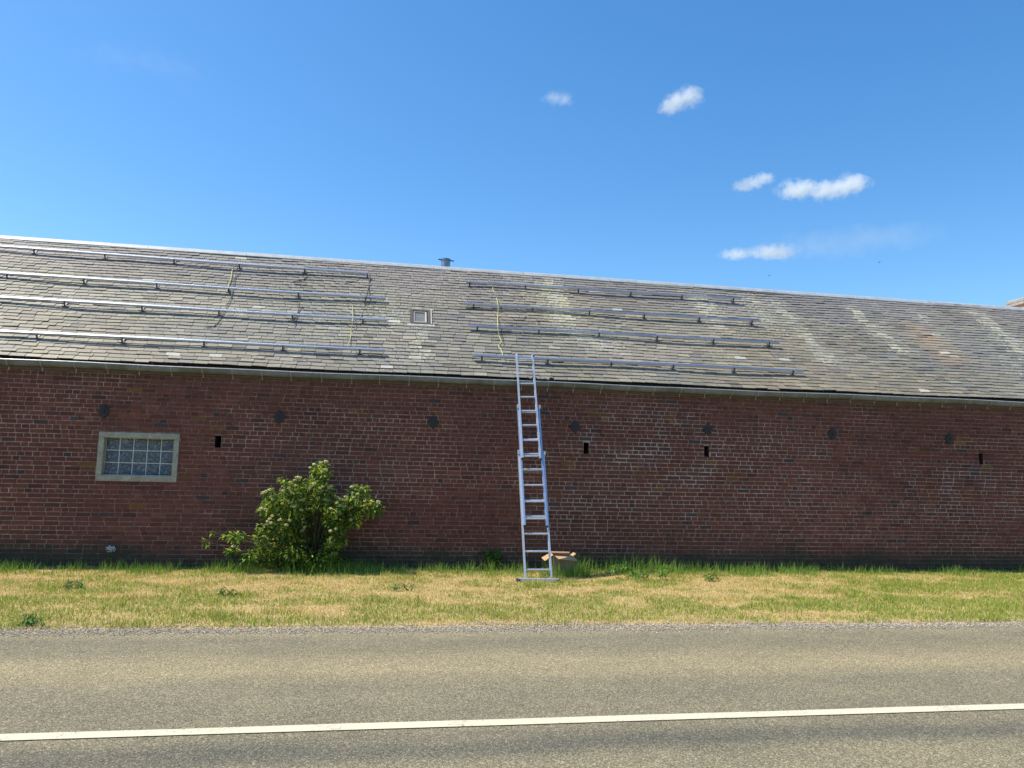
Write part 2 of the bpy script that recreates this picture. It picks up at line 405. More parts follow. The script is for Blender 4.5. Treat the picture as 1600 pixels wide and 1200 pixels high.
ii, jj = np.meshgrid(np.arange(nx), np.arange(nz)); ii = ii.ravel(); jj = jj.ravel()
cx = (xs[ii]+xs[ii+1])/2; cz = (zs[jj]+zs[jj+1])/2; keep = np.ones(len(cx), bool)
for o in opens: keep &= ~((cx > o[0]) & (cx < o[1]) & (cz > o[2]) & (cz < o[3]))
i0 = (jj*(nx+1)+ii)[keep]
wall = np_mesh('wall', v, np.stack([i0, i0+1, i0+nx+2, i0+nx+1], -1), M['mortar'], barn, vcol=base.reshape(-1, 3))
# thickness of the wall, gables and back wall, floor inside are one closed shell behind the front face
DEP = 6.3
ztop = EZ0-.12
mb = MB()
gcol = (.20, .085, .065)
for xx in (X0, X1):
    yr = WY+.0; mid = WY+DEP/2
    pts = [(xx, WY+.002, -.3), (xx, WY+DEP, -.3), (xx, WY+DEP, ztop+.1), (xx, mid, ztop+.1+DEP/2*tS-.1), (xx, WY+.002, ztop+.1)]
    mb.face(pts, gcol)
mb.face([(X0, WY+DEP, -.3), (X1, WY+DEP, -.3), (X1, WY+DEP, ztop+.1), (X0, WY+DEP, ztop+.1)], gcol)
mb.build('rear_wall', M['brick'], barn)
mb = MB(); mb.face([(X0+.05, WY+.35, -.3), (X1-.05, WY+.35, -.3), (X1-.05, WY+.35, 3.4), (X0+.05, WY+.35, 3.4)]); mb.build('inner_wall', M['dark'], barn)

# bricks ------------------------------------------------------------
ochre = []
for q in ((923, 641), (921, 646), (950, 653), (1050, 650), (1052, 656), (1005, 738), (1027, 763), (1140, 750), (140, 727), (292, 742), (330, 669), (320, 655), (218, 610),
          (890, 727), (1541, 731), (1424, 702), (1500, 690), (225, 790), (560, 640), (808, 618), (668, 592), (1105, 722)):
    p = onY(q[0], q[1], WY); ochre.append((p.x, p.z))
CH = .0735; vs = []; fs = []; cols = []
rows = int(3.36/CH)
nb = 0
for r in range(-1, rows+1):
    z0 = r*CH+.004; z1 = z0+CH-.0115
    header = (r % 2 == 0) if r > rows*.62 else (r % 4 == 0)
    L = .116 if header else .232
    x = X0-RNG.random()*L+(0 if r % 2 else .058)
    while x < X1:
        LL = L*(1+RNG.normal()*.03)
        if not header and RNG.random() < .10: LL = .116
        a, e = x+.006, x+LL-.006; x += LL
        if a < X0: a = X0
        if e > X1: e = X1
        if e-a < .03: continue
        parts = [(a, e)]
        for o in opens:
            if z1 > o[2]+.012 and z0 < o[3]-.012:
                np_ = []
                for (p, q) in parts:
                    if q <= o[0] or p >= o[1]: np_.append((p, q)); continue
                    if p < o[0]-.02: np_.append((p, o[0]-.004))
                    if q > o[1]+.02: np_.append((o[1]+.004, q))
                parts = np_
        for (a, e) in parts:
            cxm, czm = (a+e)/2, (z0+z1)/2
            j = RNG.normal(size=8)*.0013; pr = .0045+RNG.random()*.004; b_ = .0025
            zz0, zz1 = z0+j[0], z1+j[1]
            # tilt of courses follows a slow wave, as in old masonry
            wv = .006*math.sin(cxm*.6+r*.15)
            aa, ee = a+j[2], e+j[3]
            k = len(vs)
            vs += [(aa, WY+.001, zz0+wv), (ee, WY+.001, zz0+wv+j[4]), (ee+j[5], WY+.001, zz1+wv), (aa, WY+.001, zz1+wv+j[6]),
                   (aa+b_, WY-pr, zz0+b_+wv), (ee-b_, WY-pr, zz0+b_+wv+j[4]), (ee-b_+j[5], WY-pr, zz1-b_+wv), (aa+b_, WY-pr, zz1-b_+wv+j[6])]
            fs += [(k+4, k+5, k+6, k+7), (k, k+1, k+5, k+4), (k+1, k+2, k+6, k+5), (k+2, k+3, k+7, k+6), (k+3, k, k+4, k+7)]
            nb += 1
            cols.append((cxm, czm))
cols = np.array(cols); bx, bz = cols[:, 0], cols[:, 1]
eff, damp, top, smear = wall_tint(bx, bz)
t = RNG.random(len(bx)); t2 = RNG.normal(size=len(bx))
c1, c2, c3 = np.array([.124, .049, .037]), np.array([.148, .057, .041]), np.array([.094, .044, .035])
bc = c1*(1-t)[:, None]+c2*t[:, None]
isd = RNG.random(len(bx)) < .10; bc[isd] = c3
isb = RNG.random(len(bx)) < .015; bc[isb] = (.068, .050, .050)
iso = RNG.random(len(bx)) < .012; bc[iso] = (.150, .062, .038)
bc *= (1+t2*.08)[:, None]
bc *= (.74+.44*fbm(bx*.8, bz*1.2, 71))[:, None]
bc = bc*(1-np.clip(eff, 0, 1)*.30)[:, None]+np.array([.085, .068, .068])*(np.clip(eff, 0, 1)*.30)[:, None]
for (ox, oz) in ochre:
    d = np.hypot((bx-ox), (bz-oz)*2); k = np.where(d < .12)[0]
    bc[k] = np.array([.150, .078, .032])*(.75+.4*RNG.random((len(k), 1)))
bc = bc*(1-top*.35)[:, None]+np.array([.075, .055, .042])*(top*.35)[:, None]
bc = bc*(1-damp*.75)[:, None]+np.array([.040, .046, .032])*(damp*.75)[:, None]
bc = np.clip(bc, .008, 1)
wz_ = np.exp(-((bx-9.6)/4.2)**2-((bz-1.05)/.55)**2)
wash = np.maximum(wz_*(.35+.8*fbm(bx*1.1, bz*1.6, 77)), np.clip(eff, 0, 1)*.35)*.62
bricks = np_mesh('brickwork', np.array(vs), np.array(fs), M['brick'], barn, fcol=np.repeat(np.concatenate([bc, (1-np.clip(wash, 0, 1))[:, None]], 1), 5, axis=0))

# vent holes: reveals of real depth
for (a, e, z0, z1) in vents:
    mb = MB(); y0, y1 = WY+.0005, WY+.26
    col = (.07, .04, .035)
    mb.face([(a, y0, z0), (a, y0, z1), (a, y1, z1), (a, y1, z0)], col); mb.face([(e, y0, z1), (e, y0, z0), (e, y1, z0), (e, y1, z1)], col)
    mb.face([(a, y0, z0), (a, y1, z0), (e, y1, z0), (e, y0, z0)], col); mb.face([(a, y0, z1), (e, y0, z1), (e, y1, z1), (a, y1, z1)], col)
    mb.face([(a, y1, z0), (a, y1, z1), (e, y1, z1), (e, y1, z0)], (.01, .01, .01))
    mb.build('vent_hole', M['brick'], barn)

# window -------------------------------------------------------------
mb = MB(); ft = .102; yo, yi = WY-.024, WY+.13
mb.box((wx0, yo, wz0), (wx1, yi, wz0+ft)); mb.box((wx0, yo+.002, wz1-ft*.9), (wx1, yi, wz1))
mb.box((wx0+.001, yo+.001, wz0+ft), (wx0+ft*.88, yi, wz1-ft*.9)); mb.box((wx1-ft*.88, yo+.001, wz0+ft), (wx1-.001, yi, wz1-ft*.9))
win = mb.build('window', M['concrete'], barn, bevel=.008)
gx0, gx1, gz0, gz1 = wx0+ft*.88, wx1-ft*.88, wz0+ft, wz1-ft*.9
mb = MB(); nxg, nzg = 5, 3; jw = .011; py_ = WY+.085
pw, ph = (gx1-gx0)/nxg, (gz1-gz0)/nzg
for i in range(nxg):
    for k in range(nzg):
        x_, z_ = gx0+i*pw+jw/2, gz0+k*ph+jw/2; X_, Z_ = x_+pw-jw, z_+ph-jw; q = .016
        mb.poly([(x_, py_, z_), (X_, py_, z_), (X_, py_, Z_), (x_, py_, Z_), (x_+q, py_-.012, z_+q), (X_-q, py_-.012, z_+q), (X_-q, py_-.012, Z_-q), (x_+q, py_-.012, Z_-q)],
                [(4, 5, 6, 7), (0, 1, 5, 4), (1, 2, 6, 5), (2, 3, 7, 6), (3, 0, 4, 7)])
mb.build('glass_blocks', M['glassblock'], win)
mb = MB(); mb.box((gx0, py_-.002, gz0), (gx1, py_+.05, gz1)); mb.build('block_joints', M['joint'], win)

# iron anchors -------------------------------------------------------
for n_, (px, py) in enumerate(((163, 643), (436, 652), (677, 660), (899, 667), (1106, 671), (1300, 678), (1483, 686))):
    p = onY(px, py, WY); mb = MB(); y0, y1 = WY-.010, WY-.030
    ctr = (p.x, WY-.042, p.z); ring = []; N = 64
    for k in range(N):
        a = 2*math.pi*k/N
        rr = .098*(1+.10*math.cos(4*a)+.13*math.cos(8*a))
        rr *= 1+.03*math.sin(5*a+n_)
        ring.append((math.cos(a)*rr*.86, math.sin(a)*rr))
    front = [(p.x+u*.93, y1, p.z+v_*.93) for u, v_ in ring]; back = [(p.x+u, y0, p.z+v_) for u, v_ in ring]
    mb.poly([ctr]+front+back, [(0, 1+(k+1) % N, 1+k) for k in range(N)]+[(1+k, 1+(k+1) % N, 1+N+(k+1) % N, 1+N+k) for k in range(N)])
    an = mb.build('wall_anchor', M['castiron'], barn)
    mb = MB(); mb.tube([(p.x, WY-.035, p.z), (p.x, WY-.065, p.z)], .022, 6); mb.build('bolt', M['castiron'], an)

# slates -------------------------------------------------------------
vs = []; fs = []; info = []
EXP, SW = .111, .238
smax = 4.45
nrow = int(smax/EXP)+1
patches = []   # (u, s, ru, rs, colour, strength)
def patch(px, py, ru, rs, col, st):
    p = onR(px, py); patches.append((p.x, slope_of(p), ru*.9, rs, col, st))
W_ = (.46, .45, .38); Yl = (.42, .40, .22); Or = (.38, .25, .15); Pk = (.36, .29, .25); Bl = (.20, .21, .25); Gn = (.24, .25, .18)
for a in ((870, 470, .35, .5, Yl, .9), (885, 500, .4, .4, Yl, .8), (905, 530, .45, .35, W_, .6), (862, 450, .3, .3, W_, .6), (930, 545, .5, .3, W_, .5), (655, 535, .18, .45, W_, .9), (662, 555, .15, .3, Yl, .7),
          (600, 470, .45, .6, Gn, .8), (615, 500, .3, .5, W_, .4), (770, 505, .3, .25, Pk, .6), (350, 490, .5, .35, Yl, .45), (265, 500, .4, .3, W_, .4), (470, 390, .3, .25, Pk, .3),
          (735, 510, .25, .15, Pk, .7), (620, 565, .35, .15, Pk, .6), (60, 400, .9, .35, Pk, .4), (30, 395, .8, .3, Pk, .3), (1050, 545, .6, .3, Pk, .6), (960, 555, .5, .3, Pk, .5),
          (1110, 480, .45, .5, W_, .6), (1190, 490, .3, .7, W_, .4), (725, 580, .3, .08, Or, .6), (640, 460, .8, .5, Pk, .35), (1530, 540, 1.2, .7, Bl, .35), (1320, 500, .6, .4, Pk, .3)):
    patch(*a)
def streak(q0, q1, wd, col, st, n=14):
    for k in range(n):
        t_ = k/(n-1); patch(q0[0]+(q1[0]-q0[0])*t_+random.uniform(-5, 5), q0[1]+(q1[1]-q0[1])*t_, wd*random.uniform(.6, 1.5), .12, col, st)
streak((1328, 482), (1410, 552), .20, W_, 1.0); streak((1525, 492), (1600, 552), .22, W_, 1.0); streak((1425, 512), (1500, 572), .35, Or, .8)
streak((1215, 470), (1290, 565), .18, W_, .8); streak((1085, 470), (1130, 515), .16, W_, .8); streak((1260, 520), (1310, 575), .2, W_, .6); streak((1430, 490), (1450, 505), .2, W_, .7, 5)
sk0 = onR(641, 508); sk1 = onR(673, 508); skt = onR(657, 487)
sx0, sx1, ss0, ss1 = sk0.x, sk1.x, slope_of(sk0), slope_of(skt)
for r in range(nrow):
    s0 = r*EXP
    wj = .9+.2*RNG.random(); x = X0-.15+(SW/2 if r % 2 else 0)+RNG.normal()*.015
    s_extra = .0 if r else .0
    while x < X1+.12:
        wd = SW*(1+RNG.normal()*.03); a, e = x+.0035, x+wd-.0035; x += wd
        xm = (a+e)/2
        if s0 > ridge_s(xm)-.02: continue
        if e > sx0 and a < sx1 and s0+EXP > ss0+.02 and s0 < ss1-.02:
            if a < sx0-.03: e = sx0-.004
            elif e > sx1+.03: a = sx1+.004
            else: continue
        lo = s0+RNG.normal()*.0045; skew = RNG.normal()*.0035
        if RNG.random() < .02: lo -= .018+.02*RNG.random()
        hi = min(s0+EXP*1.9, ridge_s(xm)+.02); th = .009+RNG.random()*.006; hb = .026+abs(RNG.normal())*.004
        # lower edge rides on the slate below; upper edge lies near the battens
        zb = under_wave(xm, s0); k = len(vs)
        P_ = lambda u, s, h: tuple(roofpt(u, s, h+zb))
        lr = RNG.normal()*.002
        vs += [P_(a, lo+skew, hb-th), P_(e, lo-skew, hb-th+lr), P_(e, hi, -.004), P_(a, hi, -.004), P_(a, lo+skew, hb), P_(e, lo-skew, hb+lr), P_(e, hi, .004), P_(a, hi, .004)]
        fs += [(k+4, k+5, k+6, k+7), (k, k+1, k+5, k+4), (k+3, k, k+4, k+7), (k+1, k+2, k+6, k+5)]
        info.append((xm, s0))
info = np.array(info); u_, s_ = info.T; n = len(u_)
pal = np.array([(.212, .200, .178), (.240, .225, .192), (.190, .185, .178), (.228, .205, .180), (.214, .212, .172), (.262, .248, .210)])
sc = pal[RNG.integers(0, len(pal), n)]*(1+RNG.normal(size=(n, 1))*.085)*(.80+.42*fbm(u_*.5, s_*.9, 81))[:, None]
warm = fbm(u_*.4, s_*.6, 91)[:, None]; sc *= 1+(warm-.5)*np.array([.25, .05, -.25])
upper = 1.25*sm(2.3, 3.7, s_+(fbm(u_*.7, s_, 95)-.5)*1.2)[:, None]  # sky sheen near the ridge painted in as a lilac tint
sc = sc*(1-upper*.35)+np.array([.185, .180, .225])*upper*.35
sc *= np.array([.98, .945, .875])
lic = np.zeros(n)
for (pu, ps, ru, rs, col, st) in patches:
    g_ = st*np.exp(-((u_-pu)/ru)**2-((s_-ps)/rs)**2)
    wgt = np.clip(g_*(.2+.9*RNG.random(n))*(.32 if col in (W_, Yl) else .55), 0, .7)[:, None]; sc = sc*(1-wgt)+np.array(col)*wgt
    if col in (W_, Yl): lic = np.maximum(lic, g_)
lic = np.clip(lic*(.4+.8*RNG.random(n))+.35*sm(.5, .75, fbm(u_*.9, s_*.6, 99)), 0, 1)
k = RNG.random(n) < .006; sc[k] = np.array([.40, .39, .34])*(.8+.4*RNG.random((k.sum(), 1)))
k = RNG.random(n) < .035; sc[k] *= .72
roof = np_mesh('roof', np.array(vs), np.array(fs), M['slate'], barn, fcol=np.repeat(np.concatenate([np.clip(sc, .03, .9), (1-lic)[:, None]], 1), 4, axis=0))
# roof deck under the slates and the rear slope
mb = MB(); N = 34
for k in range(N):
    a = X0-.12+(X1-X0+.24)*k/N; e = X0-.12+(X1-X0+.24)*(k+1)/N
    for (xa, xb) in (((a, e),) if not (a < sx1 and e > sx0) else ((a, sx0), (sx1, e))):
        mb.face([roofpt(xa, .02, -.035), roofpt(xb, .02, -.035), roofpt(xb, ridge_s(xb), -.035), roofpt(xa, ridge_s(xa), -.035)], (.05, .045, .04))
    if a < sx1 and e > sx0:
        mb.face([roofpt(sx0, .02, -.035), roofpt(sx1, .02, -.035), roofpt(sx1, ss0, -.035), roofpt(sx0, ss0, -.035)], (.05, .045, .04))
        mb.face([roofpt(sx0, ss1, -.035), roofpt(sx1, ss1, -.035), roofpt(sx1, ridge_s(sx1), -.035), roofpt(sx0, ridge_s(sx0), -.035)], (.05, .045, .04))
    ra, rb = roofpt(a, ridge_s(a)), roofpt(e, ridge_s(e))
    mb.face([ra, rb, (e, WY+DEP+.15, 3.25), (a, WY+DEP+.15, 3.25)], (.2, .195, .185))
mb.build('roof_deck', M['slate'], barn)
# ridge capping
mb = MB(); k = X0-.12
while k < X1+.12:
    e = min(k+1.98, X1+.12)
    p, q = roofpt(k, ridge_s(k)), roofpt(e, ridge_s(e)); jz = random.uniform(-.003, .003)
    prof = [(-.115, -.050), (-.118, -.075), (-.030, .060), (0, .078), (.030, .060), (.14, -.075)]
    prof = [(-.105*cS-.0, -.105*sS+.045), (-.03, .045), (0, .062), (.03, .045), (.12, -.06)]
    for i in range(len(prof)-1):
        y0_, z0_ = prof[i]; y1_, z1_ = prof[i+1]
        mb.face([(k, p.y+y0_, p.z+z0_+jz), (e, q.y+y0_, q.z+z0_+jz), (e, q.y+y1_, q.z+z1_+jz), (k, p.y+y1_, p.z+z1_+jz)])
    y0_, z0_ = prof[0]
    mb.face([(k, p.y+y0_, p.z+z0_-.018+jz), (e, q.y+y0_, q.z+z0_-.018+jz), (e, q.y+y0_, q.z+z0_+jz), (k, p.y+y0_, p.z+z0_+jz)])
    k = e+.004
mb.build('ridge_cap', M['ridge'], barn)

# eave: wall plate, gutter, brackets ---------------------------------
mb = MB(); mb.box((X0-.02, WY-.035, 3.175), (X1+.02, WY-.0005, 3.285)); mb.build('eaves_board', M['wood_dark'], barn)
GR = .078; gcy, gcz = WY-.16+GR, EZ
def gut_z(x): return .006*math.sin(x*.8)+.004*math.sin(x*2.3+1)
mb = MB(); nseg = 60
for k in range(nseg):
    a = X0-.1+(X1-X0+.2)*k/nseg; e = X0-.1+(X1-X0+.2)*(k+1)/nseg
    for i in range(12):
        t0, t1 = math.pi+math.pi*i/12, math.pi+math.pi*(i+1)/12
        for (R_, flip) in ((GR, 0), (GR-.004, 1)):
            q = [(a, gcy+R_*math.cos(t0), gcz+R_*math.sin(t0)*1.1+gut_z(a)), (e, gcy+R_*math.cos(t0), gcz+R_*math.sin(t0)*1.1+gut_z(e)), (e, gcy+R_*math.cos(t1), gcz+R_*math.sin(t1)*1.1+gut_z(e)), (a, gcy+R_*math.cos(t1), gcz+R_*math.sin(t1)*1.1+gut_z(a))]
            mb.face(q if not flip else q[::-1])
gut = mb.build('gutter', M['zinc'], barn, smooth=True)
mb = MB(); mb.tube([(X0-.1+(X1-X0+.2)*k/nseg, gcy-GR-.003, gcz+.004+gut_z(X0-.1+(X1-X0+.2)*k/nseg)) for k in range(nseg+1)], .0085, 8); mb.build('gutter_bead', M['bead'], gut, smooth=True)
x = X0+.3
while x < X1:
    mb = MB(); pts = []
    for i in range(9):
        t0 = math.pi+math.pi*i/8; pts.append((gcy+(GR+.004)*math.cos(t0), gcz+(GR+.004)*math.sin(t0)*1.1+gut_z(x)))
    pts = pts[:8]+[(WY-.042, 3.24), (WY-.042, 3.145)]
    for i in range(len(pts)-1):
        (y0_, z0_), (y1_, z1_) = pts[i], pts[i+1]
        mb.face([(x, y0_, z0_), (x+.016, y0_, z0_), (x+.016, y1_, z1_), (x, y1_, z1_)])
    o = mb.build('gutter_bracket', M['bracket'], gut); sd = o.modifiers.new('thick', 'SOLIDIFY'); sd.thickness = .004
    x += .495+random.uniform(-.02, .02)
# two curled pieces of zinc standing up out of the gutter by the ladder
for (px, py, wd) in ((834, 590, .15), (861, 591, .13)):
    p = onY(px, py, gcy-.02); mb = MB(); N = 10
    for i in range(N):
        a0, a1 = math.pi*i/N, math.pi*(i+1)/N
        q = lambda t_, y_: (p.x-math.cos(t_)*wd/2, y_, gcz+.0+math.sin(t_)*.095)
        mb.face([q(a0, gcy-.07), q(a1, gcy-.07), q(a1, gcy+.05), q(a0, gcy+.05)])
    o = mb.build('curled_flap', M['zinc'], gut); sd = o.modifiers.new('thick', 'SOLIDIFY'); sd.thickness = .005

# skylight -----------------------------------------------------------
mb = MB()
def rbox(mb, u0, u1, a, e, h0, h1, col=None):
    vs = [roofpt(u, s, h) for h in (h0, h1) for (u, s) in ((u0, a), (u1, a), (u1, e), (u0, e))]
    mb.poly(vs, [(0,3,2,1),(4,5,6,7),(0,1,5,4),(1,2,6,5),(2,3,7,6),(3,0,4,7)], col)
fw = .05
rbox(mb, sx0, sx1, ss0, ss0+fw, -.03, .05); rbox(mb, sx0, sx1, ss1-fw, ss1, -.03, .052)
rbox(mb, sx0, sx0+fw, ss0+fw, ss1-fw, -.03, .051); rbox(mb, sx1-fw*1.2, sx1, ss0+fw, ss1-fw, -.03, .051)
skl = mb.build('skylight', M['rust'], barn, bevel=.004)
mb = MB(); ix0, ix1, is0, is1 = sx0+fw+.015, sx1-fw*1.2-.02, ss0+fw+.03, ss1-fw-.005
rbox(mb, ix0, ix1, is0, is0+.016, -.02, .035); rbox(mb, ix0, ix1, is1-.018, is1, -.02, .036); rbox(mb, ix1-.028, ix1, is0+.016, is1-.018, -.02, .035); rbox(mb, ix0, ix0+.014, is0+.016, is1-.018, -.02, .035)
mb.build('sash', M['whiteframe'], skl)
mb = MB(); rbox(mb, ix0+.014, ix1-.028, is0+.016, is1-.018, .0, .012); mb.build('glass_pane', M['skyglass'], skl)
mb = MB(); rbox(mb, sx0-.06, sx1+.07, ss0-.06, ss0, .012, .040); mb.build('flashing', M['lead'], skl)
for q_ in ((sx0-.10, sx0+.03, ss0-.10, ss0-.05, .012, .035), (sx1-.02, sx1+.12, ss0-.09, ss0-.04, .012, .036)):
    mb = MB(); rbox(mb, *q_); mb.build('mortar_patch', M['lead'], skl)
mb = MB(); rbox(mb, sx1, sx1+.022, ss0, ss1+.03, .0, .060); mb.build('flashing', M['lead'], skl); mb = MB(); rbox(mb, sx0-.05, sx0+.05, ss1, ss1+.03, .01, .04); mb.build('mortar_patch', M['lead'], skl); mb = MB(); rbox(mb, sx1-.03, sx1+.05, ss1+.002, ss1+.028, .01, .042)
mb.build('mortar_patch', M['lead'], skl)
mb = MB(); rbox(mb, sx0-.01, sx1+.01, ss0-.01, ss1+.01, -.30, -.28); mb.build('dark_inside', M['dark'], skl)

# flue and chimney -----------------------------------------------------
p = hit(696, 421, (0, 1, 0), (0, 16.75, 0)); zr = roofpt(p.x, ridge_s(p.x)).z
q = hit(696, 405, (0, 1, 0), (0, 16.75, 0))
ptop = q.z
mb = MB(); N = 20
mb.tube([(p.x, 16.75, zr-.35), (p.x, 16.75, ptop-.03)], .103, N); mb.tube([(p.x, 16.75, ptop-.035), (p.x, 16.75, ptop)], .113, N)
fl = mb.build('flue_pipe', M['pipe'], barn, smooth=False)
mb = MB(); mb.beam((p.x-.17, 16.70, ptop-.028), (p.x+.18, 16.70, ptop-.045), .02, .022)
mb.tube([(p.x-.08, 16.75, ptop-.005), (p.x-.08, 16.75, ptop+.02)], .02, 6); mb.tube([(p.x+.07, 16.75, ptop-.005), (p.x+.07, 16.75, ptop+.018)], .02, 6)
mb.build('clamp_bar', M['steel'], fl)
p = hit(1586, 478, (0, 1, 0), (0, 16.9, 0)); q = hit(1592, 469, (0, 1, 0), (0, 16.9, 0))
mb = MB(); hz = q.z
for r in range(16):
    z0 = hz-.35-r*.075+.28; 
    off = .11 if r % 2 else 0
    for i in range(-1, 4):
        a = p.x+i*.22+off; e = a+.205
        a = max(a, p.x); e = min(e, p.x+.68)
        if e-a < .03: continue
        cc = random.choice([(.24, .13, .10), (.30, .18, .14), (.20, .10, .08), (.42, .38, .33), (.40, .36, .32)])
        mb.box((a, 16.62, z0), (e, 17.2, z0+.063), cc)
mb.box((p.x+.01, 16.63, hz-1.2), (p.x+.67, 17.19, hz+.0), (.42, .38, .33)); 
ch = mb.build('chimney', M['brick'], barn)
mb = MB(); mb.box((p.x+.06, 16.64, hz), (p.x+.64, 17.18, hz+.03)); mb.build('chimney_cap', M['ridge'], ch, bevel=.008)

# ------------------------------------------------------------------ mounting rails on the roof
RH = .105
def rail(pa, pb, brs, label, xlo=None, xhi=None):
    A = onR(pa[0], pa[1], RH); B = onR(pb[0], pb[1], RH)
    if xlo is not None:      # carry the straight line on beyond the picture
        A = A+(B-A)*((xlo-A.x)/(B.x-A.x))
    sa, sb = slope_of(A+Vector((0, RH*sS, 0))), slope_of(B+Vector((0, RH*sS, 0)))
    def at(x): t_ = (x-A.x)/(B.x-A.x); return sa+(sb-sa)*t_
    root = empty('mounting_rail', (A.x, A.y, A.z)); tag(root, label, 'rail', 'solar mounting rails on the slate roof')
    N = 12; mb = MB()
    prof = [(-.020, -.022), (.020, -.022), (.020, .022), (.007, .022), (.007, .012), (-.007, .012), (-.007, .022), (-.020, .022)]
    ring = []
    for k in range(N+1):
        x = A.x+(B.x-A.x)*k/N; s = at(x); wz = .004*math.sin(x*1.3+s)
        ring += [roofpt(x, s+u, RH+h_+wz) for (u, h_) in prof]
    n_ = len(prof); f_ = []
    for k in range(N):
        for i in range(n_): f_.append((k*n_+i, (k+1)*n_+i, (k+1)*n_+(i+1) % n_, k*n_+(i+1) % n_))
    f_ += [tuple(range(n_)), tuple(range(N*n_, (N+1)*n_))[::-1]]
    mb.poly(ring, f_); mb.build('rail_profile', M['alu'], root)
    xs_ = [onR(px, pa[1]+(pb[1]-pa[1])*(px-pa[0])/(pb[0]-pa[0])+4, RH*.6).x for px in brs]
    if xlo is not None:
        st = 1.2; x = xs_[0]-st
        while x > A.x+.2: xs_.append(x); x -= st
    for x in xs_:
        s = at(x); mb = MB()
        vsb = lambda u0, u1, a, e, h0, h1: rbox(mb, u0, u1, a, e, h0, h1)
        vsb(x-.014, x+.014, s-.034, s-.026, .03, RH+.006)          # upright strap
        vsb(x-.016, x+.016, s-.026, s+.10, .024, .031)             # hook passing under the slate above
        vsb(x-.050, x+.055, s-.046, s-.020, .024, .030)            # foot
        vsb(x-.010, x+.010, s-.044, s-.034, RH-.01, RH+.006)       # bolt head
        mb.build('roof_hook', M['steel'], root)
    return root
xl = X0+.6
rail((0, 385), (575, 427.5), (53, 164, 272, 374, 476, 574), 'topmost aluminium rail of the longer left set, just under the ridge', xl)
rail((0, 426.5), (603, 466.5), (11, 131, 245, 357, 466, 571), 'second aluminium rail from the ridge in the left set, running out of the picture', xl)
rail((0, 464.5), (605, 500.5), (101, 222, 342, 457, 567), 'third aluminium rail from the ridge in the left set, level with the skylight', xl)
rail((0, 517.5), (602, 547.5), (58, 191, 319, 442, 562), 'lowest aluminium rail of the left set, nearest the gutter', xl)
rail((728, 440.5), (1158, 467), (734, 821, 904, 986, 1066, 1146), 'topmost aluminium rail of the right set, dull against the bluish slates by the ridge')
rail((725, 474.5), (1188, 501.5), (740, 832, 921, 1007, 1093, 1175), 'second aluminium rail from the ridge right of the skylight')
rail((731, 509), (1217, 535.5), (746, 842, 936, 1027, 1115, 1202), 'third aluminium rail from the ridge in the right set, above the ladder')
rail((737, 555.5), (1255, 580), (753, 856, 955, 1052, 1147, 1239), 'lowest aluminium rail of the right set, crossed by the top of the ladder')

# cables ----------------------------------------------------------------
def cable(pts, r, mat, label, name='cable', h0=.03, jit=0, cat='cable'):
    w3 = []
    for i, q in enumerate(pts):
        h_ = q[2] if len(q) > 2 else h0; w3.append(onR(q[0], q[1], h_))
    out_ = []
    for i in range(len(w3)-1):
        for k in range(4):
            t_ = k/4; p0 = w3[max(i-1, 0)]; p1 = w3[i]; p2 = w3[i+1]; p3 = w3[min(i+2, len(w3)-1)]
            out_.append(.5*((2*p1)+(p2-p0)*t_+(2*p0-5*p1+4*p2-p3)*t_*t_+(3*p1-p0-3*p2+p3)*t_**3)+Vector((random.uniform(-jit, jit), 0, random.uniform(0, jit))))
    out_.append(w3[-1]); mb = MB(); mb.tube(out_, r, 6); o = mb.build(name, mat, None, smooth=True); tag(o, label, cat, 'cables lying on the roof'); return o
cable([(769, 447, .06), (772, 458), (776, 466), (778, 475, .14), (778, 492), (778, 509, .14), (780, 524), (783, 535), (779, 541), (783, 547), (786, 556, .10)], .0085, M['cable_y'], 'yellow cable hanging down the slates left of the ladder top', jit=.006)
cable([(549, 468, .13), (551, 480), (551, 500, .13), (549, 515), (548, 528), (543, 541, .10)], .0065, M['cable_y'], 'yellow cable looped over two rails left of the skylight', jit=.005)
cable([(368, 414, .06), (363, 422), (361, 434), (357, 446), (355, 454, .13)], .008, M['cable_y'], 'short yellow cable tied between the two upper rails of the left set', jit=.005)
cable([(371, 416, .10), (368, 430), (366, 440), (363, 452), (362, 462), (340, 505), (322, 512)], .007, M['cable_k'], 'black cable beside the short yellow cable in the left set')
cable([(578, 428, .10), (577, 445), (573, 462, .13), (570, 478), (566, 492), (563, 500, .10)], .010, M['cable_k'], 'black cable crossing two rails at the right end of the left set')
cable([(468, 469, .10), (467, 482), (463, 494), (457, 504, .08)], .009, M['cable_k'], 'black cable between the second and third rail of the left set')
cable([(480, 432), (474, 437), (466, 439), (458, 440)], .009, M['cable_k'], 'black cable end curling to the left under the topmost left rail')
cable([(565, 434), (556, 440), (546, 442), (538, 444)], .009, M['cable_k'], 'black cable end curling left beside the right end of the topmost left rail')
cable([(822, 494, .06), (815, 503), (802, 508), (791, 510, .10), (783, 516), (786, 530), (788, 540)], .008, M['cable_k'], 'black cable sagging between two rails above the ladder')
cable([(843, 497), (842, 505), (837, 511)], .008, M['cable_k'], 'short black cable end hanging under a rail right of the ladder top')
# loose black strips lying on the slates
for (x0_, y0_, x1_, y1_, lab) in ((720, 482, 749, 484.5, 'black flat strip lying by the left end of the second right rail'), (620, 467.5, 635, 469, 'small black strip lying on the slates above the skylight, left side')):
    a, e = onR(x0_, y0_, .03), onR(x1_, y1_, .03); mb = MB(); mb.beam(a, e, .022, .012, up=RN); o = mb.build('strip', M['plastic']); tag(o, lab, 'strip')

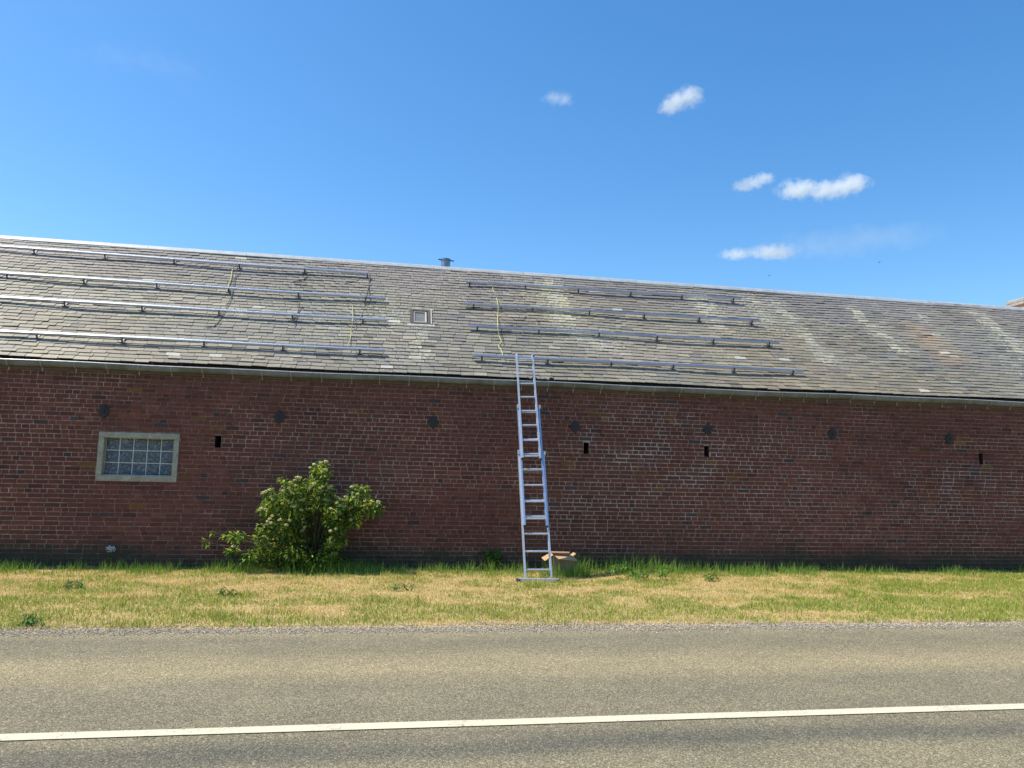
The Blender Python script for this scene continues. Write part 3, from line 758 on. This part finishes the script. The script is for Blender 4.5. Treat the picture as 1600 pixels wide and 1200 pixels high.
# ------------------------------------------------------------------ ladder
ladder = empty('ladder'); 
Bl_, Br_ = onG(819.5, 905, .03), onG(862, 904, .03)
base = (Bl_+Br_)/2; by = base.y
leanY = (WY-.18-by)/(EZ-.03)                  # rests on the gutter rim
nL = Vector((0, -1, leanY)).normalized()      # plane of the ladder
def onL(px, py, off=0): return hit(px, py, (0, -1, leanY), Vector((0, by, .03))+nL*off)
ladder.location = (base.x, by, 0)
tag(ladder, 'tall aluminium three section extension ladder leaning on the gutter', 'ladder')
sec = (('ladder_section', (820.2, 904), (809.8, 706), (861.8, 903), (849.6, 708), 0.0),
       ('ladder_section', (819.3, 821), (808.8, 635), (854.8, 822), (842.0, 636), .052),
       ('ladder_section', (815.8, 716), (806.6, 552.5), (844.6, 717), (832.3, 553), .104))
rung_y = [891, 864, 837.5, 811, 786, 761.3, 737, 713, 689.7, 667, 645, 623.3, 602, 581, 561.5]
for si, (nm, b0, t0, b1, t1, off) in enumerate(sec):
    # sections stack towards the wall as they go up, bottom one outermost
    o_ = -off if si else 0
    o_ = off*-0.0
    A0, A1, B0, B1 = onL(*b0, off=.052*si), onL(*t0, off=.052*si), onL(*b1, off=.052*si), onL(*t1, off=.052*si)
    root = MB()
    # C-profile stiles
    for (P0, P1, sgn) in ((A0, A1, 1), (B0, B1, -1)):
        d = (P1-P0).normalized(); side = (B0-A0).normalized()*sgn
        root.beam(P0, P1, .016, .062, up=nL)
        for e_ in (-1, 1):
            root.beam(P0+side*.013+nL*e_*.028, P1+side*.013+nL*e_*.028, .011, .006, up=nL)
    s_o = root.build('stiles', M['alublue'] if si == 1 else M['alu2'], ladder)
    for ry in rung_y:
        if not (min(t0[1], t1[1])+3 < ry < max(b0[1], b1[1])-2): continue
        ta = (ry-b0[1])/(t0[1]-b0[1]); tb = (ry-b1[1])/(t1[1]-b1[1])
        pa = A0+(A1-A0)*ta; pb = B0+(B1-B0)*tb
        mb = MB(); mb.beam(pa, pb, .025, .030, up=nL); mb.build('rung', M['alu2'], s_o, bevel=.004)
    # end caps and guide brackets
    if si:
        mb = MB()
        for P0 in (A0, B0): mb.box((P0.x-.014, P0.y-.036, P0.z-.02), (P0.x+.014, P0.y+.036, P0.z+.008))
        mb.build('end_cap', M['plastic'], s_o)
    if si < 2:
        mb = MB()
        for P1 in (A1, B1):
            mb.beam(P1+nL*.045+Vector((0, 0, -.05)), P1+nL*.045+Vector((0, 0, .015)), .034, .06, up=nL)
        mb.build('guide_hook', M['blueplastic'] if si == 5 else M['alu2'], s_o)
tp = onL(833, 558, off=.104); mb = MB(); mb.beam(tp+Vector((0, 0, -.04)), tp+Vector((0, 0, .03)), .022, .07, up=nL); mb.build('blue_sleeve', M['blueplastic'], ladder)
# foot bar
fl_, fr_ = onG(810, 906, .035), onG(873, 907, .035)
mb = MB(); mb.beam(fl_+Vector((0, -.01, 0)), fr_+Vector((0, -.01, 0)), .055, .055); fb = mb.build('foot_bar', M['alu2'], ladder, bevel=.006)
mb = MB(); 
for P0 in (fl_, fr_): mb.box((P0.x-.035, P0.y-.06, 0.0), (P0.x+.02, P0.y+.04, .055))
mb.build('rubber_foot', M['steel'], fb)
mb = MB(); a, e = onG(836, 905.5, .035), onG(849, 905.5, .035); mb.box((a.x, fl_.y-.0415, .018), (e.x, fl_.y-.0385, .055)); mb.build('sticker', M['sticker'], fb)

# ------------------------------------------------------------------ cardboard box
q0 = onG(866, 897); bx0 = q0.x; byf = 12.72
bx0 = hit(865, 890, (0, 1, 0), (0, byf, 0)).x; bx1 = hit(896, 890, (0, 1, 0), (0, byf, 0)).x
zt = hit(880, 869, (0, 1, 0), (0, byf, 0)).z
cb = empty('cardboard_box', ((bx0+bx1)/2, byf+.13, 0)); tag(cb, 'open cardboard box with folded flaps standing in the grass beside the ladder', 'box')
mb = MB(); T = .005; dp = .28
zr_ = zt-.0
mb.box((bx0, byf, 0), (bx1, byf+T, zr_)); mb.box((bx0, byf+dp-T, 0), (bx1, byf+dp, zr_+.025)); mb.box((bx0+.001, byf+T, 0), (bx0+T, byf+dp-T, zr_+.012)); mb.box((bx1-T, byf+T, 0), (bx1-.001, byf+dp-T, zr_-.01)); mb.box((bx0+T, byf+T, .0), (bx1-T, byf+dp-T, .01))
mb.build('carton', M['cardshade'], cb)
mb = MB(); mb.box((bx0+T+.001, byf+dp-T-.003, .05), (bx1-T-.001, byf+dp-T-.0005, zr_+.024)); mb.build('shaded_inner_wall', M['cardshade_in'], cb)  # dark sheet painted as the shadowed inner back wall
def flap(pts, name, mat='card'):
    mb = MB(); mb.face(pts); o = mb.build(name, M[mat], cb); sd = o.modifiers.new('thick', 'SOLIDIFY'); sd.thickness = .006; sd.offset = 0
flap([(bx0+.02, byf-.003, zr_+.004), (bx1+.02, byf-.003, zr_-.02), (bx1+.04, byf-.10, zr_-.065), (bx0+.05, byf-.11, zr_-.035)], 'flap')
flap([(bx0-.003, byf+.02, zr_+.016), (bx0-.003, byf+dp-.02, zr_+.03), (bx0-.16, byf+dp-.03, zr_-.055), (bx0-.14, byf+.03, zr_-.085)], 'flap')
flap([(bx0-.01, byf+dp+.003, zr_+.025), (bx1, byf+dp+.003, zr_+.02), (bx1+.01, byf+dp+.09, zr_+.035), (bx0+.0, byf+dp+.09, zr_+.045)], 'flap', 'cardshade_in')
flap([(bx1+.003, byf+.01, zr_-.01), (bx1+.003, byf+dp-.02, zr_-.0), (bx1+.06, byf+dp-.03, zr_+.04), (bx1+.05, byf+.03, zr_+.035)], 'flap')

# ------------------------------------------------------------------ plants
def leaf_quads(mb_v, mb_f, mb_c, p, d, up, L, W, col):
    """a folded pointed leaf: 2x2 faces"""
    side = d.cross(up)
    if side.length < 1e-4: side = Vector((1, 0, 0))
    side.normalize(); n_ = side.cross(d).normalized(); k = len(mb_v)
    mid = p+d*(L*.5)+n_*(-W*.10); tip = p+d*L-Vector((0, 0, L*.18))
    mb_v += [tuple(p), tuple(p+d*L*.45+side*W*.5+n_*W*.12), tuple(tip), tuple(p+d*L*.45-side*W*.5+n_*W*.12), tuple(mid)]
    mb_f += [(k, k+1, k+4), (k+1, k+2, k+4), (k+2, k+3, k+4), (k+3, k, k+4)]; mb_c += [col]*4
def bush(name, label, cat, clusters, root, leafL, flowers, greens, dens=1.0, thick=.02, ymin=12.55, ymax=13.42):
    o = empty(name, tuple(root)); tag(o, label, cat)
    V, F_, Cc = [], [], []; stems = MB(); flw = []
    for (px, py, rpx, fl_n) in clusters:
        Yc = random.uniform(ymin, ymax); c_ = onY(px, py, Yc); R_ = rpx/ (FPX/Yc)
        # limb from the root
        mid = root+(c_-root)*.55+Vector((random.uniform(-.06, .06), random.uniform(-.05, .05), .08))
        stems.tube([root+Vector((random.uniform(-.08, .08), random.uniform(-.05, .05), 0)), mid, c_], thick*random.uniform(.4, .8), 5, r_end=.003)
        nl_ = int(50*dens*(R_/.11)**1.6)+8
        for _ in range(nl_):
            v_ = Vector((random.gauss(0, 1), random.gauss(0, 1), random.gauss(0, 1))); v_.normalize(); v_ *= R_*random.random()**.45
            v_.z *= .85; p = c_+v_
            if p.y > WY-.03: p.y = WY-.03
            if p.z < .02: p.z = .02
            d = (v_.normalized()*.8+Vector((random.gauss(0, .6), random.gauss(0, .6), -.25+random.gauss(0, .35)))); d.normalize()
            g = random.choice(greens); k_ = random.uniform(.7, 1.35); L_ = leafL*random.uniform(.6, 1.15)
            leaf_quads(V, F_, Cc, p, d, Vector((0, 0, 1)), L_, L_*.48, (g[0]*k_, g[1]*k_, g[2]*k_))
        for _ in range(int(fl_n*1.45+random.random())):
            a = random.uniform(0, 6.28); rr = random.uniform(.3, 1.0)*R_
            flw.append(c_+Vector((math.cos(a)*rr, -R_*random.uniform(.7, 1.05), R_*random.uniform(.1, .95))))
    fo = np_mesh('foliage', np.array(V), np.array(F_), M['leaf'], o, fcol=np.array(Cc))
    stems.build('stem', M['bark'], o, smooth=True)
    for p in flw[:98]:
        mb = MB(); R_ = random.uniform(.022, .039)
        for _ in range(34):
            a = random.uniform(0, 6.28); rr = R_*random.random()**.5; q = p+Vector((math.cos(a)*rr, math.sin(a)*rr*.8, math.sin(a)*rr*.45+.016*(1-(rr/R_)**2)+random.uniform(-.005, .005)))
            s_ = .0085; t_ = random.uniform(0, 3); e1 = Vector((math.cos(t_), math.sin(t_), random.uniform(-.3, .3)))*s_; e2 = Vector((-math.sin(t_), math.cos(t_), random.uniform(-.3, .3)))*s_
            mb.face([q-e1-e2, q+e1-e2, q+e1+e2, q-e1+e2], (.88, .87, .55))
        mb.face([p+Vector((math.cos(k)*R_*.8, math.sin(k)*R_*.64, math.sin(k)*R_*.36-.006)) for k in (0, 1.05, 2.1, 3.14, 4.2, 5.25)], (.40, .46, .22))
        mb.tube([p, p+Vector((0, .02, -.05))], .002, 4, (.2, .3, .1))
        mb.build('flower_head', M['petal'], o)
    return o
G1 = [(.05, .12, .020), (.12, .22, .030), (.22, .33, .040), (.38, .42, .055), (.05, .12, .022)]
cl = []
for (x, y, r_, n_) in ((905, 150, 55, 2), (870, 190, 45, 1), (945, 195, 45, 1), (900, 235, 65, 2), (865, 290, 60, 1), (935, 350, 80, 3), (740, 270, 55, 2), (650, 285, 42, 1), (700, 335, 65, 2), (800, 340, 55, 2), (620, 390, 70, 1),
                       (560, 430, 65, 1), (475, 490, 60, 2), (600, 480, 80, 1), (680, 500, 95, 3), (820, 465, 80, 3), (900, 420, 85, 2), (740, 430, 80, 2), (1080, 465, 75, 2), (1170, 345, 60, 2), (1240, 325, 45, 1), (1180, 400, 45, 1), (1200, 470, 70, 1),
                       (1290, 450, 80, 2), (1340, 475, 60, 1), (1180, 570, 65, 1), (1000, 480, 70, 2), (1000, 560, 80, 2), (860, 560, 100, 2), (720, 580, 100, 2), (600, 610, 90, 3), (480, 610, 65, 3), (440, 690, 60, 0), (560, 700, 85, 1), (700, 680, 95, 1),
                       (830, 680, 90, 0), (960, 690, 80, 1), (1040, 700, 70, 1), (1010, 760, 70, 0), (560, 790, 80, 0), (700, 790, 90, 0), (850, 790, 95, 0), (960, 820, 80, 0), (500, 860, 60, 0), (600, 880, 85, 0), (720, 890, 90, 0), (850, 880, 95, 0), (960, 890, 85, 0), (1050, 880, 50, 0),
                       (1020, 430, 60, 1), (1060, 520, 70, 1), (1110, 420, 60, 1), (1100, 560, 55, 0), (1060, 620, 60, 0), (960, 620, 80, 1), (240, 700, 50, 0), (180, 690, 35, 0), (300, 690, 30, 0), (230, 800, 35, 1), (190, 812, 22, 0), (10, 735, 25, 0), (65, 660, 10, 0), (470, 360, 22, 2), (520, 330, 20, 1), (515, 372, 18, 1), (470, 425, 25, 1), (590, 245, 10, 1), (350, 850, 60, 0), (430, 800, 50, 0)):
    cl.append((320+x/5, 700+y/5, r_/5, n_))
broot = onG(490, 893); broot.y = 13.15
bush('flowering_shrub', 'leafy green shrub with pale cream flower heads growing against the brick wall', 'shrub', cl, broot, .078, 60, G1, 1.6, .017, 12.78, 13.36)

# small weeds and tufts that can be told apart
G2 = [(.05, .13, .02), (.08, .19, .03), (.12, .24, .04)]
def weed(px, py, wpx, hpx, label, leafL=.06, depth=.15, greens=G2, name='weed', n=1.0):
    p = onG(px, py); p.y = min(p.y, WY-.12); k = p.y/FPX; cs = []
    for _ in range(max(3, int(wpx/7))):
        cs.append((px+random.uniform(-.5, .5)*wpx, py-2-random.random()*hpx, max(4.5, hpx*.35), 0))
    return bush(name, label, 'weed', cs, p, leafL, 0, greens, n, .005, p.y-depth, min(p.y+depth, WY-.06))
weed(752, 884, 55, 20, 'low dark green weed clump against the wall left of the ladder', .075, .12)
weed(112, 920, 38, 8, 'small dark green weed in the dry grass below the window', .055, .14, [(.04, .11, .03), (.06, .15, .035)])
weed(358, 932, 42, 10, 'round green weed in the dry grass in front of the shrub', .05, .16)
weed(40, 978, 60, 12, 'bright green weed at the gravel edge, far left', .05, .12, [(.09, .24, .04), (.06, .17, .03)])
weed(1000, 905, 90, 18, 'bright green leafy patch by the wall right of the cardboard box', .06, .2, [(.09, .22, .03), (.14, .28, .05)])
weed(1120, 908, 40, 9, 'small leafy weed by the wall between box and right edge', .05, .14)
weed(630, 924, 34, 8, 'small green weed in the dry grass midway between shrub and ladder', .045, .12)
# white flowered weed by the wall
p = onY(173, 858, WY-.06); mb = MB()
for _ in range(60):
    a = random.uniform(0, 6.28); rr = .07*random.random()**.5; q = p+Vector((math.cos(a)*rr, random.uniform(-.03, .02), math.sin(a)*rr*.8)); s_ = .008
    mb.face([q+Vector((-s_, 0, -s_)), q+Vector((s_, random.uniform(-s_, s_), -s_)), q+Vector((s_, 0, s_)), q+Vector((-s_, random.uniform(-s_, s_), s_))], (.50, .56, .60))
wf = empty('wildflower', (p.x, p.y, 0)); tag(wf, 'pale bluish white flower head on thin stalks below the window', 'flower')
mb.build('flower_head', M['petal'], wf)
mb = MB()
for _ in range(5): mb.tube([(p.x+random.uniform(-.03, .03), p.y, 0), (p.x+random.uniform(-.05, .05), p.y, p.z)], .002, 4, (.08, .16, .04))
mb.build('stem', M['leaf'], wf)

# grass: every blade real, one countless mass ----------------------------
def blades(name, n, xr, yr, hfun, colfun, w0, w1, lean=.5, zfun=None, keepfun=None):
    x = RNG.uniform(*xr, n); y = RNG.uniform(*yr, n)
    if keepfun is not None:
        kp = keepfun(x, y); x, y = x[kp], y[kp]
    n = len(x); z = (fbm(x*.9, y*.9, 5)-.5)*.035
    h = hfun(x, y); wd = RNG.uniform(w0, w1, n); th = RNG.uniform(0, 2*np.pi, n)
    ld = RNG.uniform(0, 2*np.pi, n); ll = h*np.abs(RNG.normal(0, lean, n))
    dx, dy = np.cos(th)*wd/2, np.sin(th)*wd/2
    hz_ = h*np.clip(1-ll/h*.35, .35, 1)
    b0 = np.stack([x-dx, y-dy, z-.004], -1); b1 = np.stack([x+dx, y+dy, z-.004], -1)
    mx_, my_ = x+np.cos(ld)*ll*.4, y+np.sin(ld)*ll*.4
    m0 = np.stack([mx_-dx*.75, my_-dy*.75, z+hz_*.6], -1); m1 = np.stack([mx_+dx*.75, my_+dy*.75, z+hz_*.6], -1)
    tp_ = np.stack([x+np.cos(ld)*ll, y+np.sin(ld)*ll, z+hz_], -1)
    tp_[:, 1] = np.minimum(tp_[:, 1], WY-.015)
    V = np.stack([b0, b1, m1, m0, tp_], 1).reshape(-1, 3); k = np.arange(n)*5
    F3 = np.concatenate([np.stack([k, k+1, k+2], -1), np.stack([k, k+2, k+3], -1), np.stack([k+3, k+2, k+4], -1)], 0)
    c = colfun(x, y, n); o = np_mesh(name, V, F3, M['grass'], None, fcol=np.concatenate([c, c, c], 0))
    return o
STRAW = np.array([.70, .55, .26]); STRAW2 = np.array([.60, .51, .18]); GRN = np.array([.20, .28, .045]); GRN2 = np.array([.36, .42, .075]); DRY = np.array([.50, .31, .17])
def green_amount(x, y):
    v_ = (y-GY0)/(WY-GY0)
    g = sm(.38, .66, fbm(x*1.0, y*1.6, 201)*.62+fbm(x*3.2, y*4.2, 211)*.46-.04)
    g = np.maximum(g*.85, sm(.34, .10, np.abs(v_-.17)*1.9+ (fbm(x*1.6, y*2, 221)-.5)*1.5)*.75*sm(.0, .06, v_))
    g = g+.30*sm(3, 9, x)*sm(.35, .6, fbm(x*1.1, y*1.4, 231))
    g = np.maximum(g, sm(.90, .99, v_+(fbm(x*1.5, y, 241)-.5)*.10)*.95)
    g = g*(1.0+.15*sm(1, 6, x))
    return np.clip(g+.16*fbm(x*6, y*9, 251), 0.10, 1)
def gcolor(x, y, n):
    g = green_amount(x, y); pick = RNG.random(n) < g*.92
    t_ = RNG.random((n, 1)); t2_ = RNG.random((n, 1))
    s_c = STRAW*(1-t_)+STRAW2*t_; s_c = np.where(t2_ < .16, DRY, s_c)
    g_c = GRN*(1-t_)+GRN2*t_
    return np.clip(np.where(pick[:, None], g_c, s_c)*(.8+.4*RNG.random((n, 1))), 0, 1)
def ghgt(x, y):
    g = green_amount(x, y); return (.016+.040*RNG.random(len(x))**1.6)*(.7+g*1.1)*(.35+1.4*fbm(x*7, y*9, 261))*(.7+1.0*sm(.6, .8, fbm(x*2.3, y*2.8, 271)))
o = blades('grass', 420000, (-9.5, 15.5), (GY0-.05, WY-.02), ghgt, gcolor, .004, .009, .9, keepfun=lambda x, y: (y > GY0+(fbm(x*3, x*0, 8)-.5)*.16+RNG.normal(0, .05, len(x))) & (np.abs(x-.35*0) < 99) & ((y/FPX*1.0) > 0) & ((x > -1.0-y*.68) & (x < 1.2+y*1.05)))
tag(o, 'short sun-dried verge grass, straw coloured with green patches', 'grass', kind='stuff')
# taller tufts along the foot of the wall
def tall_keep(x, y): return ((np.abs(x-(bx0+bx1)/2) < .42) & (np.abs(y-12.56) < .13)) | (fbm(x*2.2, y*0+1, 301) > .50-.2*RNG.random(len(x))) & (RNG.random(len(x)) < .8*(.2+.8*sm(.45, .05, np.abs(WY-.48-y)+(fbm(x*1.3, y*0, 321)-.5)*.5)))
def tall_h(x, y):
    near = np.exp(-((x+1.35)/.7)**2)*.10+.09*((np.abs(x-(bx0+bx1)/2) < .42) & (np.abs(y-12.56) < .13))
    return (.04+.21*RNG.random(len(x))**3)*(1+.5*np.exp(-((x-3.9)/1.2)**2))*(.55+.9*fbm(x*1.4, y, 311))+near*RNG.random(len(x))
def tall_c(x, y, n):
    t_ = RNG.random((n, 1)); return np.clip((np.array([.10, .22, .030])*(1-t_)+np.array([.28, .40, .07])*t_)*(.75+.5*RNG.random((n, 1))), 0, 1)
o = blades('tall_grass', 60000, (-9, 15.5), (WY-1.15, WY-.03), tall_h, tall_c, .005, .010, .5, keepfun=tall_keep)
tag(o, 'taller bright green grass growing along the foot of the wall', 'grass', kind='stuff')
# outer parts of the verge, coarser
o = blades('verge_grass', 60000, (-28, 34), (GY0, WY-.02), ghgt, gcolor, .010, .018, .8, keepfun=lambda x, y: (x < -.5-y*.68) | (x > .8+y*1.05))
tag(o, 'dry verge grass further along the road', 'grass', kind='stuff')

# gravel stones ----------------------------------------------------------
n = 26000
gx = RNG.uniform(-8, 12, n); t_ = RNG.random(n); gy = 8.24+t_*.36+RNG.normal(0, .09, n)
gy = gy+(fbm(gx*2, gx*0, 401)-.5)*.12
r_ = RNG.uniform(.004, .011, n); ico = np.array([(0, 0, 1), (1, 0, 0), (0, 1, 0), (-1, 0, 0), (0, -1, 0), (0, 0, -1)], float)
V = ico[None]*(r_[:, None, None]*RNG.uniform(.6, 1.3, (n, 6, 1))); V[..., 2] *= .65
a = RNG.uniform(0, 6.28, n); ca, sa = np.cos(a)[:, None], np.sin(a)[:, None]
V = np.stack([V[..., 0]*ca-V[..., 1]*sa, V[..., 0]*sa+V[..., 1]*ca, V[..., 2]], -1)
zg = np.where(gy < 8.16, -.010, np.where(gy < GY0, -.006, .003)); V += np.stack([gx, gy, zg+r_*.2], -1)[:, None]
tri = np.array([(0, 1, 2), (0, 2, 3), (0, 3, 4), (0, 4, 1), (5, 2, 1), (5, 3, 2), (5, 4, 3), (5, 1, 4)])
F3 = (np.arange(n)*6)[:, None, None]+tri[None]
gc = np.array([.36, .31, .24])*RNG.uniform(.45, 1.55, (n, 1))*(1+RNG.normal(0, .04, (n, 3)))
o = np_mesh('gravel', V.reshape(-1, 3), F3.reshape(-1, 3), M['gravel'], None, fcol=np.repeat(np.clip(gc, .02, .8), 8, axis=0))
tag(o, 'loose grey gravel between the road and the grass', 'gravel', kind='stuff')

# ------------------------------------------------------------------ birds
for (px, py, sz, lab) in ((1202, 431, .28, 'tiny dark bird in flight below the lowest cloud'), (1374, 410, .26, 'tiny dark bird in flight low in the sky at the right')):
    p = CO+_fr(px, py).normalized()*115; rt = empty('bird', tuple(p)); tag(rt, lab, 'bird')
    mb = MB(); mb.tube([p+Vector((-.13, 0, 0)), p+Vector((-.04, 0, .01)), p+Vector((.05, 0, .01)), p+Vector((.13, 0, .02))], .035, 7, r_end=.012); mb.build('body', M['bird'], rt, smooth=True)
    for s in (-1, 1):
        mb = MB(); mb.poly([p+Vector((-.03, 0, .02)), p+Vector((.04, 0, .02)), p+Vector((.02, s*.22, .07)), p+Vector((-.07, s*.34, .03)), p+Vector((-.06, s*.2, .05))], [(0, 1, 2, 4), (4, 2, 3)])
        o = mb.build('wing', M['bird'], rt); sd = o.modifiers.new('t', 'SOLIDIFY'); sd.thickness = .01

# ------------------------------------------------------------------ clouds: soft volumes a kilometre off
def cloud(px, py, wpx, hpx, lobes, dens, label, seed, thr=.53, amp=2.2, nscale=2.0):
    dist = 900; d = _fr(px, py); c_ = CO+d*dist; k = dist/FPX
    sx, sz = wpx/2*k, hpx/2*k; sy = max(sz, sx*.5)
    me = D.meshes.new('cloud'); bm = bmesh.new(); bmesh.ops.create_icosphere(bm, subdivisions=3, radius=1.0)
    bm.to_mesh(me); bm.free()
    b = NB('cloud_vapour'); tc = b.n('ShaderNodeTexCoord'); P = tc.outputs['Object']
    best = None
    for (lx, lz, lr, lh) in lobes:
        mp = b.n('ShaderNodeMapping'); mp.vector_type = 'POINT'; mp.inputs['Location'].default_value = (-lx/lr, 0, -lz/lh); mp.inputs['Scale'].default_value = (1/lr, 1.15, 1/lh)
        b.l(P, mp.inputs[0]); ln_ = b.n('ShaderNodeVectorMath', operation='LENGTH'); b.l(mp.outputs[0], ln_.inputs[0])
        v_ = b.math('SUBTRACT', 1.0, ln_.outputs['Value']); best = v_ if best is None else b.math('MAXIMUM', best, v_)
    nzv = b.n('ShaderNodeTexNoise'); nzv.inputs['Scale'].default_value = nscale; nzv.inputs['Detail'].default_value = 5; nzv.inputs['Roughness'].default_value = .66
    mp = b.n('ShaderNodeMapping'); mp.inputs['Location'].default_value = (seed*3.7, seed*1.3, 0); mp.inputs['Scale'].default_value = (sx/sz, sy/sz, 1); b.l(P, mp.inputs[0]); b.l(mp.outputs[0], nzv.inputs['Vector'])
    f = b.math('ADD', best, b.math('MULTIPLY', b.math('SUBTRACT', nzv.outputs[0], thr), amp))
    f = b.math('MULTIPLY', b.math('MAXIMUM', f, 0.0), dens*.7)
    pv = b.n('ShaderNodeVolumePrincipled'); pv.inputs['Color'].default_value = (1, 1, 1, 1); pv.inputs['Anisotropy'].default_value = 0
    b.l(f, pv.inputs['Density']); b.l(pv.outputs[0], b.out.inputs['Volume'])
    o = link('cloud', me, b.m); o.location = c_; o.scale = (sx, sy, sz); o.rotation_euler = (PIT, 0, 0); o.rotation_euler = (0, rad(0), -PHI)
    tag(o, label, 'cloud', 'clouds in the sky'); return o
L1 = [(0, 0, .8, .7)]
cloud(872, 154, 66, 40, [(-.1, .0, .75, .55), (.3, -.1, .5, .5)], .055, 'faintest small cloud, leftmost of those high above the roof', 1)
cloud(1062, 158, 96, 56, [(.35, .3, .55, .55), (-.3, -.35, .5, .45), (-.05, 0, .5, .5)], .10, 'small bright ragged cloud, highest in the sky', 2)
cloud(1177, 285, 86, 42, [(.35, .3, .5, .5), (-.35, -.3, .5, .45), (0, 0, .5, .45)], .11, 'small slanting white cloud beside the longer puffed cloud', 3)
cloud(1286, 293, 170, 52, [(.55, .3, .34, .6), (.1, -.15, .45, .5), (-.45, -.15, .45, .5)], .11, 'longer puffed white cloud with a raised right end', 5)
cloud(1190, 394, 150, 40, [(.25, .05, .6, .6), (-.5, -.2, .45, .35)], .10, 'flat elongated white cloud just above the roof ridge', 7)
cloud(1330, 372, 330, 80, [(-.2, -.3, .7, .5), (.3, .1, .6, .5)], .006, 'faint wispy veil of cloud to the right of the flat white cloud', 9, nscale=1.4)
cloud(215, 95, 260, 60, [(-.2, .2, .7, .4), (.4, -.3, .5, .35)], .0035, 'faint wispy streak of cloud in the upper left sky', 11, nscale=1.4)
